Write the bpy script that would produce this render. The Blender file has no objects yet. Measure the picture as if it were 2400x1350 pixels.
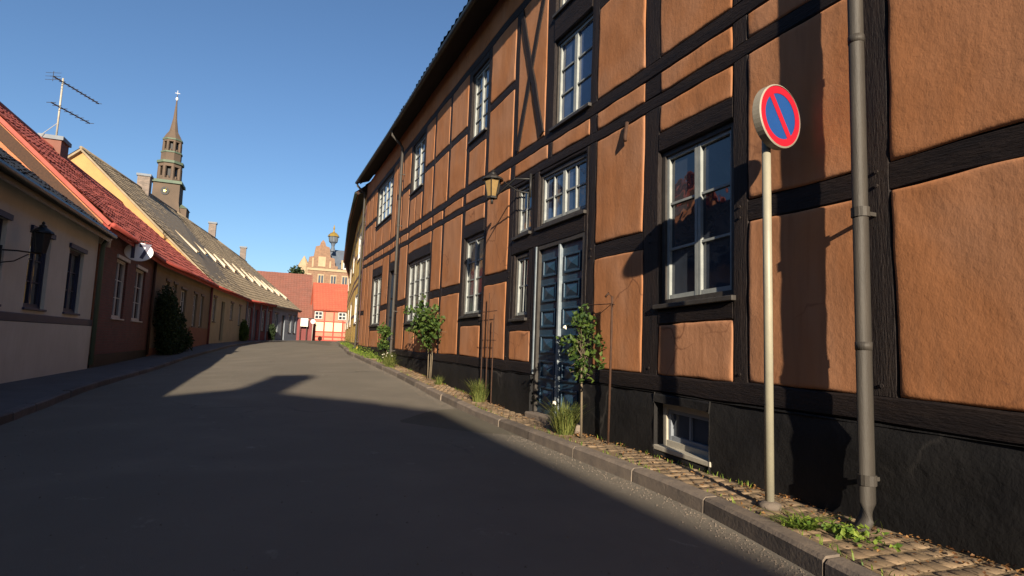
import bpy, bmesh, math, random
from mathutils import Vector, noise
random.seed(7)
R = math.radians
scene = bpy.context.scene
C = scene.collection

# ------------------------------------------------------------------ camera, world, sun, exposure
cam_d = bpy.data.cameras.new('camera'); cam = bpy.data.objects.new('camera', cam_d); C.objects.link(cam)
YAW, PITCH, ROLL, FPX = 22.44624, 5.7212, 2.0618, 1350.0
yw, pt, rl = R(YAW), R(PITCH), R(ROLL)
fwd = Vector((math.sin(yw)*math.cos(pt), math.cos(yw)*math.cos(pt), math.sin(pt)))
rgt = Vector((math.cos(yw), -math.sin(yw), 0)); upv = rgt.cross(fwd)
rgt2 = rgt*math.cos(rl) + upv*math.sin(rl); up2 = upv*math.cos(rl) - rgt*math.sin(rl)
from mathutils import Matrix
m3 = Matrix((rgt2, up2, -fwd)).transposed()
cam.matrix_world = Matrix.Translation((0, 0, 1.1)) @ m3.to_4x4()
cam_d.sensor_width = 36; cam_d.lens = FPX/2400*36; cam_d.clip_start = .05; cam_d.clip_end = 3000
scene.camera = cam

SUN_AZ, SUN_EL = 13.0, 18.5        # light travels along +Y, turned towards +X by SUN_AZ
to_sun = Vector((-math.sin(R(SUN_AZ))*math.cos(R(SUN_EL)), -math.cos(R(SUN_AZ))*math.cos(R(SUN_EL)), math.sin(R(SUN_EL))))
w = bpy.data.worlds.new('World'); scene.world = w; w.use_nodes = True
nt = w.node_tree; bg = nt.nodes['Background']
sky = nt.nodes.new('ShaderNodeTexSky'); sky.sky_type = 'NISHITA'; sky.sun_disc = False
sky.sun_elevation = R(SUN_EL); sky.sun_rotation = R(180+SUN_AZ)
sky.air_density = 1.0; sky.dust_density = 0.6; sky.ozone_density = 4.6
nt.links.new(sky.outputs[0], bg.inputs[0]); bg.inputs[1].default_value = 0.061
sd = bpy.data.lights.new('sun', 'SUN'); sun = bpy.data.objects.new('sun', sd); C.objects.link(sun)
sd.energy = 5.0; sd.angle = R(.5); sd.color = (1, .86, .66)
sun.rotation_euler = to_sun.to_track_quat('Z', 'Y').to_euler()
scene.view_settings.view_transform = 'Standard'; scene.view_settings.look = 'None'
scene.view_settings.exposure = 1.2; scene.view_settings.gamma = 1
scene.render.engine = 'CYCLES'

# ------------------------------------------------------------------ materials
MATS = {}
def ramp(nt, fac, stops):
    r = nt.nodes.new('ShaderNodeValToRGB'); e = r.color_ramp.elements
    while len(e) < len(stops): e.new(.5)
    for i, (p, c) in enumerate(stops): e[i].position = p; e[i].color = (*c, 1)
    nt.links.new(fac, r.inputs[0]); return r.outputs[0]
def nz(nt, vec, scale, detail=5, rough=.6, dist=0):
    n = nt.nodes.new('ShaderNodeTexNoise'); n.inputs['Scale'].default_value = scale
    n.inputs['Detail'].default_value = detail; n.inputs['Roughness'].default_value = rough
    n.inputs['Distortion'].default_value = dist; nt.links.new(vec, n.inputs['Vector']); return n.outputs['Fac']
def mapped(nt, scale=(1, 1, 1)):
    tc = nt.nodes.new('ShaderNodeTexCoord'); m = nt.nodes.new('ShaderNodeMapping')
    m.inputs['Scale'].default_value = scale; nt.links.new(tc.outputs['Object'], m.inputs['Vector']); return m.outputs[0]
def mixc(nt, f, a, b, mode='MIX'):
    m = nt.nodes.new('ShaderNodeMix'); m.data_type = 'RGBA'; m.blend_type = mode
    if isinstance(f, (int, float)): m.inputs[0].default_value = f
    else: nt.links.new(f, m.inputs[0])
    for i, v in ((6, a), (7, b)):
        if isinstance(v, tuple): m.inputs[i].default_value = (*v, 1)
        else: nt.links.new(v, m.inputs[i])
    return m.outputs[2]
def mat(name, c1, c2=None, scale=3, rough=.8, bump=.2, bscale=25, stretch=(1, 1, 1), spots=None, spec=.3, metal=0, streak=None, bdist=.01, vary=0, cracks=None, fade=None):
    """two-tone noise colour, optional dirt spots (colour, amount), vertical streaks and bump"""
    m = bpy.data.materials.new(name); m.use_nodes = True; nt = m.node_tree; b = nt.nodes['Principled BSDF']
    v = mapped(nt, stretch); c2 = c2 or tuple(x*.7 for x in c1)
    col = ramp(nt, nz(nt, v, scale), [(.3, c1), (.7, c2)])
    if fade:        # broad patches of old repainting
        f = ramp(nt, nz(nt, v, fade[1], 3, .55, .8), [(.42, (0, 0, 0)), (.62, (1, 1, 1))]); col = mixc(nt, f, col, fade[0])
    if cracks:      # hairline cracks, broken up by noise
        vv = nt.nodes.new('ShaderNodeTexVoronoi'); vv.feature = 'DISTANCE_TO_EDGE'; vv.inputs['Scale'].default_value = cracks[1]
        wn = nt.nodes.new('ShaderNodeTexNoise'); wn.inputs['Scale'].default_value = cracks[1]*3; nt.links.new(v, wn.inputs['Vector'])
        vm = nt.nodes.new('ShaderNodeVectorMath'); vm.operation = 'MULTIPLY_ADD'; nt.links.new(wn.outputs['Color'], vm.inputs[0]); vm.inputs[1].default_value = (.35/cracks[1],)*3; nt.links.new(v, vm.inputs[2]); nt.links.new(vm.outputs[0], vv.inputs['Vector'])
        ln = ramp(nt, vv.outputs['Distance'], [(0, (1, 1, 1)), (cracks[2], (0, 0, 0))]); mk = ramp(nt, nz(nt, v, cracks[1]*.6, 2), [(.52, (0, 0, 0)), (.62, (.8, .8, .8))])
        col = mixc(nt, mixc(nt, 1.0, ln, mk, 'MULTIPLY'), col, cracks[0])
    if streak:
        vs = mapped(nt, (6, 6, .5)); f = ramp(nt, nz(nt, vs, 2.2, 4), [(.48, (0, 0, 0)), (.72, (1, 1, 1))])
        ff = nt.nodes.new('ShaderNodeMath'); ff.operation = 'MULTIPLY'; ff.inputs[1].default_value = streak[1]; nt.links.new(f, ff.inputs[0])
        col = mixc(nt, ff.outputs[0], col, streak[0])
    if spots:
        f = ramp(nt, nz(nt, v, scale*3.1, 8, .7, .6), [(spots[1], (0, 0, 0)), (min(.99, spots[1]+.08), (1, 1, 1))])
        col = mixc(nt, f, col, spots[0])
    if vary:
        oi = nt.nodes.new('ShaderNodeObjectInfo'); hs = nt.nodes.new('ShaderNodeHueSaturation')
        mr = nt.nodes.new('ShaderNodeMapRange'); mr.inputs[3].default_value = 1-vary; mr.inputs[4].default_value = 1+vary
        nt.links.new(oi.outputs['Random'], mr.inputs[0]); nt.links.new(mr.outputs[0], hs.inputs['Value'])
        nt.links.new(col, hs.inputs['Color']); col = hs.outputs[0]
    nt.links.new(col, b.inputs['Base Color'])
    b.inputs['Roughness'].default_value = rough; b.inputs['Specular IOR Level'].default_value = spec; b.inputs['Metallic'].default_value = metal
    if bump:
        bp = nt.nodes.new('ShaderNodeBump'); bp.inputs['Strength'].default_value = bump; bp.inputs['Distance'].default_value = bdist
        nt.links.new(nz(nt, v, bscale, 6, .65), bp.inputs['Height']); nt.links.new(bp.outputs[0], b.inputs['Normal'])
    MATS[name] = m; return m
def leafmat(name, c1, c2):
    m = bpy.data.materials.new(name); m.use_nodes = True; nt = m.node_tree; b = nt.nodes['Principled BSDF']
    g = nt.nodes.new('ShaderNodeNewGeometry')
    col = ramp(nt, g.outputs['Random Per Island'], [(.1, c1), (.9, c2)])
    nt.links.new(col, b.inputs['Base Color']); b.inputs['Roughness'].default_value = .55; b.inputs['Specular IOR Level'].default_value = .25
    tr = nt.nodes.new('ShaderNodeBsdfTranslucent'); nt.links.new(col, tr.inputs[0]); mx = nt.nodes.new('ShaderNodeMixShader')
    mx.inputs[0].default_value = .35; nt.links.new(b.outputs[0], mx.inputs[1]); nt.links.new(tr.outputs[0], mx.inputs[2])
    nt.links.new(mx.outputs[0], nt.nodes['Material Output'].inputs[0]); MATS[name] = m; return m
def glassmat(name, c, rough=.03, wav=.15):
    m = bpy.data.materials.new(name); m.use_nodes = True; nt = m.node_tree; b = nt.nodes['Principled BSDF']
    v = mapped(nt); col = ramp(nt, nz(nt, v, 1.2, 3), [(.35, c), (.7, tuple(x*2.2 for x in c))])
    nt.links.new(col, b.inputs['Base Color']); b.inputs['Roughness'].default_value = rough; b.inputs['Specular IOR Level'].default_value = .9
    bp = nt.nodes.new('ShaderNodeBump'); bp.inputs['Strength'].default_value = wav; bp.inputs['Distance'].default_value = .02
    nt.links.new(nz(nt, v, 3.5, 2), bp.inputs['Height']); nt.links.new(bp.outputs[0], b.inputs['Normal']); MATS[name] = m; return m
def brickmat(name, c1, c2, mortar, scale=1.0, rough=.85):
    m = bpy.data.materials.new(name); m.use_nodes = True; nt = m.node_tree; b = nt.nodes['Principled BSDF']
    tc = nt.nodes.new('ShaderNodeTexCoord'); sp = nt.nodes.new('ShaderNodeSeparateXYZ'); cb = nt.nodes.new('ShaderNodeCombineXYZ')
    nt.links.new(tc.outputs['Object'], sp.inputs[0]); ad = nt.nodes.new('ShaderNodeMath'); nt.links.new(sp.outputs[0], ad.inputs[0]); nt.links.new(sp.outputs[1], ad.inputs[1])
    nt.links.new(ad.outputs[0], cb.inputs[0]); nt.links.new(sp.outputs[2], cb.inputs[1])
    br = nt.nodes.new('ShaderNodeTexBrick'); nt.links.new(cb.outputs[0], br.inputs['Vector'])
    br.inputs['Color1'].default_value = (*c1, 1); br.inputs['Color2'].default_value = (*c2, 1); br.inputs['Mortar'].default_value = (*mortar, 1)
    br.inputs['Scale'].default_value = scale; br.inputs['Brick Width'].default_value = .25; br.inputs['Row Height'].default_value = .075; br.inputs['Mortar Size'].default_value = .008
    dirt = ramp(nt, nz(nt, mapped(nt), 2.5), [(.3, (.75, .75, .75)), (.7, (1.1, 1.05, 1))])
    nt.links.new(mixc(nt, 1.0, br.outputs[0], dirt, 'MULTIPLY'), b.inputs['Base Color']); b.inputs['Roughness'].default_value = rough
    bp = nt.nodes.new('ShaderNodeBump'); bp.inputs['Strength'].default_value = .4; bp.inputs['Distance'].default_value = .01; bp.invert = True
    nt.links.new(br.outputs['Fac'], bp.inputs['Height']); nt.links.new(bp.outputs[0], b.inputs['Normal']); MATS[name] = m; return m

M_plaster = mat('orange_plaster', (.385, .166, .074), (.31, .130, .057), 2.2, .92, .35, 22, (1, 1, .8), ((.24, .105, .055), .66), .1, streak=((.26, .12, .06), .55), bdist=.010, cracks=((.12, .05, .03), 1.1, .012), fade=((.36, .175, .095), .9))
M_timber = mat('tarred_timber', (.010, .008, .009), (.022, .015, .013), 5, .65, .8, 30, (3, 3, .35), ((.05, .036, .03), .69), .2, bdist=.018)
M_rail = mat('tarred_rail', (.010, .008, .009), (.022, .015, .013), 5, .65, .8, 30, (3, .35, 3), ((.05, .036, .03), .69), .2, bdist=.018)
M_tar = mat('tarred_plinth', (.009, .009, .010), (.016, .015, .015), 1.6, .62, .45, 9, (1, 1, 1), ((.05, .046, .042), .67), .15, bdist=.025, cracks=((.055, .05, .046), .9, .02))
M_sash = mat('pale_sash_paint', (.27, .285, .275), (.19, .205, .205), 9, .5, .1, 60, spots=((.2, .18, .15), .72))
M_frame = mat('dark_frame_paint', (.028, .024, .022), (.05, .045, .04), 7, .55, .15, 40)
M_glass = glassmat('window_glass', (.018, .022, .030))
M_glassp = glassmat('pale_glass', (.055, .060, .062), .06)  # same glass with a paler base tone
M_glass_sky = glassmat('sky_tint_glass', (.030, .042, .075), .05)  # blue in the base colour stands in for reflected sky
M_door = mat('blue_door_paint', (.017, .050, .088), (.012, .034, .062), 6, .42, .15, 50, spots=((.05, .09, .13), .70), spec=.45)
M_doorl = mat('pale_door_edge', (.22, .25, .27), (.12, .15, .18), 9, .5, .1)  # pale tone; on the door trim it stands in for sunlight
M_asph = mat('asphalt', (.178, .155, .125), (.134, .119, .098), .8, .93, .8, 180, spots=((.22, .195, .16), .62), spec=.12, bdist=.006, cracks=((.05, .047, .045), .30, .010), fade=((.142, .126, .102), .45))
M_patch = mat('asphalt_patch', (.115, .106, .094), (.088, .082, .075), 1.6, .93, .6, 240, spec=.15, bdist=.004)
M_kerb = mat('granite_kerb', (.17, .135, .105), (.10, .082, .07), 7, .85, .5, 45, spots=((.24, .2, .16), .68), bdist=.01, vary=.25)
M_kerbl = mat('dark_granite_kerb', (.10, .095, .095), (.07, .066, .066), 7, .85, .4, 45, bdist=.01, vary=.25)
M_sett = mat('paving_sett', (.22, .155, .095), (.15, .105, .065), 5, .9, .5, 60, spots=((.33, .22, .10), .62), bdist=.006, vary=.35)
M_sand = mat('sandy_joint', (.21, .145, .08), (.14, .10, .058), 6, .98, .6, 90, spots=((.28, .17, .07), .62), bdist=.008)
M_pavl = mat('left_pavement', (.10, .098, .10), (.07, .069, .07), 2, .9, .4, 80, spots=((.14, .13, .12), .68))
M_earth = mat('ground_earth', (.11, .095, .07), (.07, .062, .045), .4, .98, .3, 12)
M_pipe = mat('brown_pipe', (.046, .040, .034), (.032, .028, .025), 5, .6, .25, 30, (4, 4, .6), ((.12, .10, .075), .68), spec=.3)
M_pole = mat('galvanised_pole', (.27, .25, .185), (.22, .205, .16), 6, .5, .1, 60, spec=.5)
M_zinc = mat('pale_zinc', (.36, .33, .27), (.28, .26, .22), 6, .5, .1, 40, spec=.5)
M_black = mat('black_iron', (.012, .012, .013), (.022, .02, .018), 9, .5, .1, 40)
M_rust = mat('rusty_iron', (.035, .018, .012), (.06, .028, .016), 20, .8, .3, 60)
M_red = mat('sign_red', (.33, .008, .022), (.28, .008, .02), 4, .4, 0)
M_blue = mat('sign_blue', (.008, .050, .185), (.008, .044, .165), 4, .4, 0)
M_signw = mat('sign_rim', (.26, .235, .19), (.20, .18, .145), 9, .5, .05)
M_gutter = mat('black_gutter', (.010, .013, .011), (.02, .026, .02), 4, .45, .05)
M_soffit = mat('dark_soffit', (.012, .011, .012), (.02, .018, .018), 4, .8, .2, 20)
M_lampg = mat('amber_lamp_glass', (.26, .17, .07), (.18, .12, .05), 6, .15, 0, spec=.8)
M_white = mat('white_wall', (.55, .54, .49), (.48, .47, .425), 1.3, .9, .3, 40, streak=((.42, .42, .35), .35))
M_navy = mat('navy_band', (.030, .042, .085), (.022, .030, .062), 3, .6, .1)
M_slate = mat('dark_slate', (.026, .030, .038), (.018, .022, .030), 4, .7, .3, 20, vary=.1)
M_redtile = mat('red_roof_tile', (.36, .085, .065), (.29, .075, .058), 6, .8, .35, 18, spots=((.22, .07, .05), .68), fade=((.27, .066, .052), 3.2))
M_olive = mat('brown_roof_tile', (.27, .215, .145), (.22, .175, .12), 1.1, .85, .35, 18, spots=((.30, .25, .16), .62), fade=((.20, .16, .11), 3.2))
M_dtile = mat('mossy_dark_tile', (.022, .026, .02), (.014, .018, .014), 3, .8, .4, 18)
M_brownred = mat('old_red_roof_tile', (.20, .075, .055), (.14, .062, .045), 1.4, .85, .35, 18, spots=((.12, .09, .06), .66), fade=((.165, .072, .055), 3.2))
M_orange = mat('orange_roof_tile', (.40, .095, .055), (.33, .08, .05), 1.2, .8, .35, 18)
M_brick = brickmat('dark_red_brick', (.13, .035, .028), (.09, .028, .022), (.09, .06, .05))
M_obrick = brickmat('orange_gable_brick', (.40, .15, .07), (.34, .125, .06), (.28, .14, .08))
M_ochre = mat('ochre_plaster', (.40, .235, .095), (.32, .185, .08), 1.5, .9, .3, 30, spots=((.24, .14, .07), .66))
M_beige = mat('beige_plaster', (.20, .15, .10), (.155, .115, .08), 1.4, .9, .3, 30, streak=((.12, .085, .06), .4))
M_rust2 = mat('rust_plaster', (.20, .085, .05), (.15, .065, .04), 1.4, .9, .3, 30)
M_cream = mat('cream_plaster', (.36, .30, .20), (.29, .24, .16), 1.4, .9, .3, 30, streak=((.2, .17, .12), .35))
M_wine = mat('wine_plaster', (.17, .045, .045), (.12, .035, .035), 2, .85, .2, 30)
M_bluegrey = mat('bluegrey_plaster', (.18, .20, .23), (.14, .155, .18), 2, .85, .2, 30)
M_yellow = mat('yellow_plaster', (.78, .52, .12), (.68, .44, .11), 2.5, .9, .3, 30)
M_mauve = mat('mauve_timber', (.16, .075, .07), (.11, .055, .05), 5, .8, .2, 30)
M_fred = mat('red_timber', (.33, .06, .045), (.27, .05, .04), 3, .85, .2, 30)
M_fpink = mat('salmon_wall', (.46, .19, .13), (.40, .16, .11), 1.5, .9, .2, 30)
M_fcream = mat('cream_infill', (.62, .50, .33), (.54, .43, .29), 1.5, .9, .2, 30)
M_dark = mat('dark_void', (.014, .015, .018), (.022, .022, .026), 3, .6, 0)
M_winw = mat('white_window_paint', (.50, .48, .46), (.42, .40, .38), 5, .6, .05)
M_stone = mat('tower_stone', (.110, .078, .058), (.08, .06, .046), .35, .9, .4, 3, spots=((.10, .085, .06), .64))
M_copper = mat('verdigris', (.10, .13, .09), (.07, .10, .075), .8, .7, .1, 4)
M_gold = mat('gilding', (.50, .33, .08), (.4, .27, .06), 2, .3, 0, metal=.6)
M_tbrick = brickmat('town_hall_brick', (.22, .125, .075), (.17, .095, .06), (.2, .14, .1), .5)
M_tstone = mat('town_hall_stone', (.36, .27, .17), (.28, .21, .135), 1, .85, .2, 8)
M_troof = mat('town_hall_slate', (.10, .12, .15), (.075, .09, .115), 1, .6, .2, 8)
M_leaf = leafmat('rose_leaf', (.022, .050, .012), (.085, .130, .025))
M_leafd = leafmat('dark_leaf', (.012, .025, .010), (.035, .055, .018))
M_leafb = leafmat('bright_leaf', (.07, .13, .02), (.20, .26, .04))
M_grass = leafmat('grass_blade', (.07, .10, .025), (.20, .21, .06))
M_petal = mat('white_petal', (.8, .76, .66), (.7, .66, .55), 9, .6, 0)
M_bark = mat('bark', (.16, .125, .085), (.10, .08, .055), 12, .9, .5, 50, (3, 3, .6))
M_lit = mat('white_panel', (.60, .58, .54), (.54, .52, .48), 3, .5, 0)
M_cheek = mat('cream_cheek', (.50, .43, .33), (.42, .36, .28), 3, .6, .1)
M_litter = leafmat('dry_leaf', (.10, .045, .02), (.30, .16, .06))
M_oval = mat('oval_sign_white', (.82, .81, .80), (.76, .75, .75), 3, .5, 0)
M_char = mat('charcoal_letter', (.06, .055, .10), (.05, .045, .085), 3, .5, 0)

# ------------------------------------------------------------------ mesh helpers
class MB:
    def __init__(s): s.v = []; s.f = []; s.sm = False
    def add(s, vs, fs):
        n = len(s.v); s.v += [tuple(p) for p in vs]; s.f += [tuple(i+n for i in f) for f in fs]; return s
    def quad(s, a, b, c, d): return s.add([a, b, c, d], [(0, 1, 2, 3)])
    def hexa(s, p):     # p: 8 points, bottom 4 then top 4
        return s.add(p, [(3, 2, 1, 0), (4, 5, 6, 7), (0, 1, 5, 4), (1, 2, 6, 5), (2, 3, 7, 6), (3, 0, 4, 7)])
    def box(s, x0, x1, y0, y1, z0, z1):
        return s.hexa([(x0, y0, z0), (x1, y0, z0), (x1, y1, z0), (x0, y1, z0), (x0, y0, z1), (x1, y0, z1), (x1, y1, z1), (x0, y1, z1)])
    def tube(s, pts, r, n=10, cap=True):
        pts = [Vector(p) for p in pts]; rs = r if isinstance(r, (list, tuple)) else [r]*len(pts); vs = []; fs = []
        for i, p in enumerate(pts):
            d = (pts[min(i+1, len(pts)-1)] - pts[max(i-1, 0)]).normalized()
            a = d.cross(Vector((0, 0, 1))) if abs(d.z) < .95 else d.cross(Vector((0, 1, 0)))
            a.normalize(); b = d.cross(a)
            for k in range(n):
                t = 2*math.pi*k/n; vs.append(p + (a*math.cos(t) + b*math.sin(t))*rs[i])
        for i in range(len(pts)-1):
            for k in range(n): fs.append((i*n+k, i*n+(k+1) % n, (i+1)*n+(k+1) % n, (i+1)*n+k))
        if cap: fs.append(tuple(range(n))[::-1]); fs.append(tuple((len(pts)-1)*n+k for k in range(n)))
        return s.add(vs, fs)
    def lathe(s, cx, cy, prof, n=16, rot=0):
        vs = []; fs = []
        for r, z in prof:
            for k in range(n):
                t = 2*math.pi*k/n+rot; vs.append((cx+r*math.cos(t), cy+r*math.sin(t), z))
        for i in range(len(prof)-1):
            for k in range(n): fs.append((i*n+k, i*n+(k+1) % n, (i+1)*n+(k+1) % n, (i+1)*n+k))
        fs.append(tuple(range(n))[::-1]); fs.append(tuple((len(prof)-1)*n+k for k in range(n)))
        return s.add(vs, fs)
    def build(s, name, m, parent=None, smooth=False, bevel=0):
        me = bpy.data.meshes.new(name); me.from_pydata(s.v, [], s.f); me.materials.append(m); me.update()
        if smooth: me.shade_smooth()
        o = bpy.data.objects.new(name, me); C.objects.link(o)
        if parent is not None:
            o.parent = parent; o.matrix_parent_inverse = Matrix.Translation(-Vector(parent.location)) if parent.type == 'EMPTY' else Matrix.Identity(4)
        if bevel:
            md = o.modifiers.new('bevel', 'BEVEL'); md.width = bevel; md.segments = 2; md.limit_method = 'ANGLE'
        return o
def thing(name, label, cat, loc=(0, 0, 0), group=None):
    o = bpy.data.objects.new(name, None); C.objects.link(o); o.location = loc; o.empty_display_size = .2
    o['label'] = label; o['category'] = cat
    if group: o['group'] = group
    return o
def tag(o, label, cat, group=None):
    o['label'] = label; o['category'] = cat
    if group: o['group'] = group
    return o
def struct(o): o['kind'] = 'structure'; return o
def stuff(o): o['kind'] = 'stuff'; return o
def hsh(a, b=0., c=0.): return noise.noise(Vector((a*1.7+3.1, b*1.3-5.2, c*2.1+.7)))
def lerp(a, b, t): return a+(b-a)*t
def interp(tab, x):
    if x <= tab[0][0]: return tab[0][1]
    for (a, u), (b, v) in zip(tab, tab[1:]):
        if x <= b: return u+(v-u)*(x-a)/(b-a)
    return tab[-1][1]

class Fr:      # a facade frame: s along, z up, o outwards
    def __init__(s, p0, p1, warp=None):
        s.p = Vector((p0[0], p0[1])); d = Vector((p1[0]-p0[0], p1[1]-p0[1])); s.L = d.length; s.u = d/s.L; s.n = None; s.warp = warp
    def side(s, n): s.n = Vector(n).normalized(); return s
    def __call__(s, a, z, o=0.):
        if s.warp: a, z, o = s.warp(a, z, o)
        q = s.p + s.u*a + s.n*o; return (q.x, q.y, z)
def frame(p0, p1, left):     # left=True: the wall is on the left of the street, faces right
    f = Fr(p0, p1); d = f.u; f.side((d.y, -d.x) if left else (-d.y, d.x)); return f
def fbox(mb, F, s0, s1, z0, z1, o0, o1):
    return mb.hexa([F(s0, z0, o0), F(s1, z0, o0), F(s1, z0, o1), F(s0, z0, o1), F(s0, z1, o0), F(s1, z1, o0), F(s1, z1, o1), F(s0, z1, o1)])
def wall_holes(mb, F, s0, s1, zb, zt, holes, depth=.15, z_at=None):
    """a wall sheet with real openings and their reveals"""
    ss = sorted({s0, s1, *[h[0] for h in holes], *[h[1] for h in holes]}); zs = sorted({zb, zt, *[h[2] for h in holes], *[h[3] for h in holes]})
    for a, b in zip(ss, ss[1:]):
        for c, d in zip(zs, zs[1:]):
            ms, mz = (a+b)/2, (c+d)/2
            if any(h[0] < ms < h[1] and h[2] < mz < h[3] for h in holes): continue
            mb.quad(F(a, c), F(b, c), F(b, d), F(a, d))
    for h in holes:
        a, b, c, d = h[:4]
        mb.quad(F(a, c), F(a, d), F(a, d, -depth), F(a, c, -depth)); mb.quad(F(b, c), F(b, d), F(b, d, -depth), F(b, c, -depth))
        mb.quad(F(a, d), F(b, d), F(b, d, -depth), F(a, d, -depth)); mb.quad(F(a, c), F(b, c), F(b, c, -depth), F(a, c, -depth))
    return mb
def window(F, s0, s1, z0, z1, parent, leaves=2, cols=1, rows=3, sash=None, glass=None, fr=None, o=-.05, fw=.05, sw=.035, bw=.022, sd_=.04, name='window', sill=True, sillm=None):
    """outer frame, sashes that stand proud, glazing bars and single panes"""
    sash = sash or M_sash; glass = glass or M_glass; fr = fr or M_frame
    mb = MB()
    fbox(mb, F, s0, s0+fw, z0, z1, o-.06, o+.012); fbox(mb, F, s1-fw, s1, z0, z1, o-.06, o+.012)
    fbox(mb, F, s0+fw, s1-fw, z1-fw, z1, o-.06, o+.010); fbox(mb, F, s0+fw, s1-fw, z0, z0+fw, o-.06, o+.010)
    wn = mb.build(name, fr, parent)
    a0, a1, c0, c1 = s0+fw, s1-fw, z0+fw, z1-fw; wl = (a1-a0)/leaves
    for k in range(leaves):
        l0, l1 = a0+wl*k+.004, a0+wl*(k+1)-.004; m = MB(); ob = o-.05
        fbox(m, F, l0, l0+sw, c0, c1, ob, ob+sd_); fbox(m, F, l1-sw, l1, c0, c1, ob, ob+sd_)
        fbox(m, F, l0+sw, l1-sw, c0, c0+sw*1.2, ob, ob+sd_-.003); fbox(m, F, l0+sw, l1-sw, c1-sw, c1, ob, ob+sd_-.003)
        m.build('sash', sash, wn)
        p0, p1, q0, q1 = l0+sw, l1-sw, c0+sw*1.2, c1-sw; pw = (p1-p0)/cols; ph = (q1-q0)/rows; m = MB()
        for i in range(1, cols): fbox(MB(), F, p0+pw*i-bw/2, p0+pw*i+bw/2, q0, q1, ob, ob+sd_-.008).build('glazing_bar', sash, wn)
        for j in range(1, rows): fbox(MB(), F, p0, p1, q0+ph*j-bw/2, q0+ph*j+bw/2, ob, ob+sd_-.012).build('glazing_bar', sash, wn)
        for i in range(cols):
            for j in range(rows):
                t = hsh(s0+i*3.3+k, z0+j*2.7)*.004; g = MB()
                g.quad(F(p0+pw*i, q0+ph*j, ob+.008+t), F(p0+pw*(i+1), q0+ph*j, ob+.008-t), F(p0+pw*(i+1), q0+ph*(j+1), ob+.008+t*.5), F(p0+pw*i, q0+ph*(j+1), ob+.008))
                g.build('pane', glass, wn)
    if sill: m = MB(); fbox(m, F, s0-.04, s1+.04, z0-.045, z0-.002, o-.05, .045); m.build('sill', sillm or fr, wn, bevel=.006)
    return wn

# ------------------------------------------------------------------ terrain heights and street lines
ZL = [(0, 0), (20, 0), (26, .08), (38, .45), (52, .62), (66, .75), (120, .8)]
ZR = [(0, 0), (8, .02), (11, .12), (15, .28), (19, .40), (24, .52), (28, .68), (34, .78), (50, .88), (66, .9), (120, .9)]
KL = [(-45, -2.7), (8, -2.7), (13, -3.05), (26, -3.1), (38, -2.15), (52, -.75), (59, 1.2), (66, 3.7)]
KR = [(-45, 2.35), (1, 2.35), (2.2, 2.6), (3.5, 2.84), (7, 2.86), (24, 2.88), (32, 3.35), (49, 4.95), (62, 6.9), (66, 7.5)]
WL = [(-45, -4.4), (26, -4.4), (38, -3.45), (52, -2.05), (59, 0), (66, 2.5)]
WR = [(-45, 3.45), (25.35, 3.45), (32, 3.95), (49, 5.6), (62, 7.6), (66, 8.2)]
def zl(y): return interp(ZL, y)
def zr(y): return interp(ZR, y)
def zroad(x, y):
    a, b = interp(KL, y), interp(KR, y); t = min(1, max(0, (x-a)/(b-a))); return lerp(zl(y), zr(y), t) + .02*math.sin(math.pi*t)

# ground sheet (everything stands on it, it reaches the horizon)
def sheet(name, m, ys, xsf, zf, parent=None):
    mb = MB(); rows = [[(x, y, zf(x, y)) for x in xsf(y)] for y in ys]; n = len(rows[0])
    mb.v = [p for r in rows for p in r]
    mb.f = [(i*n+k, i*n+k+1, (i+1)*n+k+1, (i+1)*n+k) for i in range(len(rows)-1) for k in range(n-1)]
    return mb.build(name, m, parent, smooth=True)
gys = [-1500, -300, -60, -20, 0, 5, 10, 15, 20, 25, 30, 35, 40, 50, 60, 70, 90, 150, 400, 2500]
struct(sheet('ground', M_earth, gys, lambda y: [-2000, -400, -60, -12, -4.4, -2, 0, 3, 5, 12, 60, 400, 2000], lambda x, y: min(zl(y), zr(y))-.03 if -2.7 < x < 2.9 else (zl(y)-.02 if x < 0 else zr(y)-.02)))
rys = [-45, -20] + [i*.5 for i in range(-20, 132)] + [68, 72, 90]
struct(sheet('road', M_asph, rys, lambda y: [lerp(interp(KL, y)-.02, interp(KR, y)+.02, t/16) for t in range(17)] if y < 66.5 else [lerp(-2, 12, t/16) for t in range(17)], lambda x, y: zroad(x, y)+.012*hsh(x*.5, y*.3)))

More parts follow.
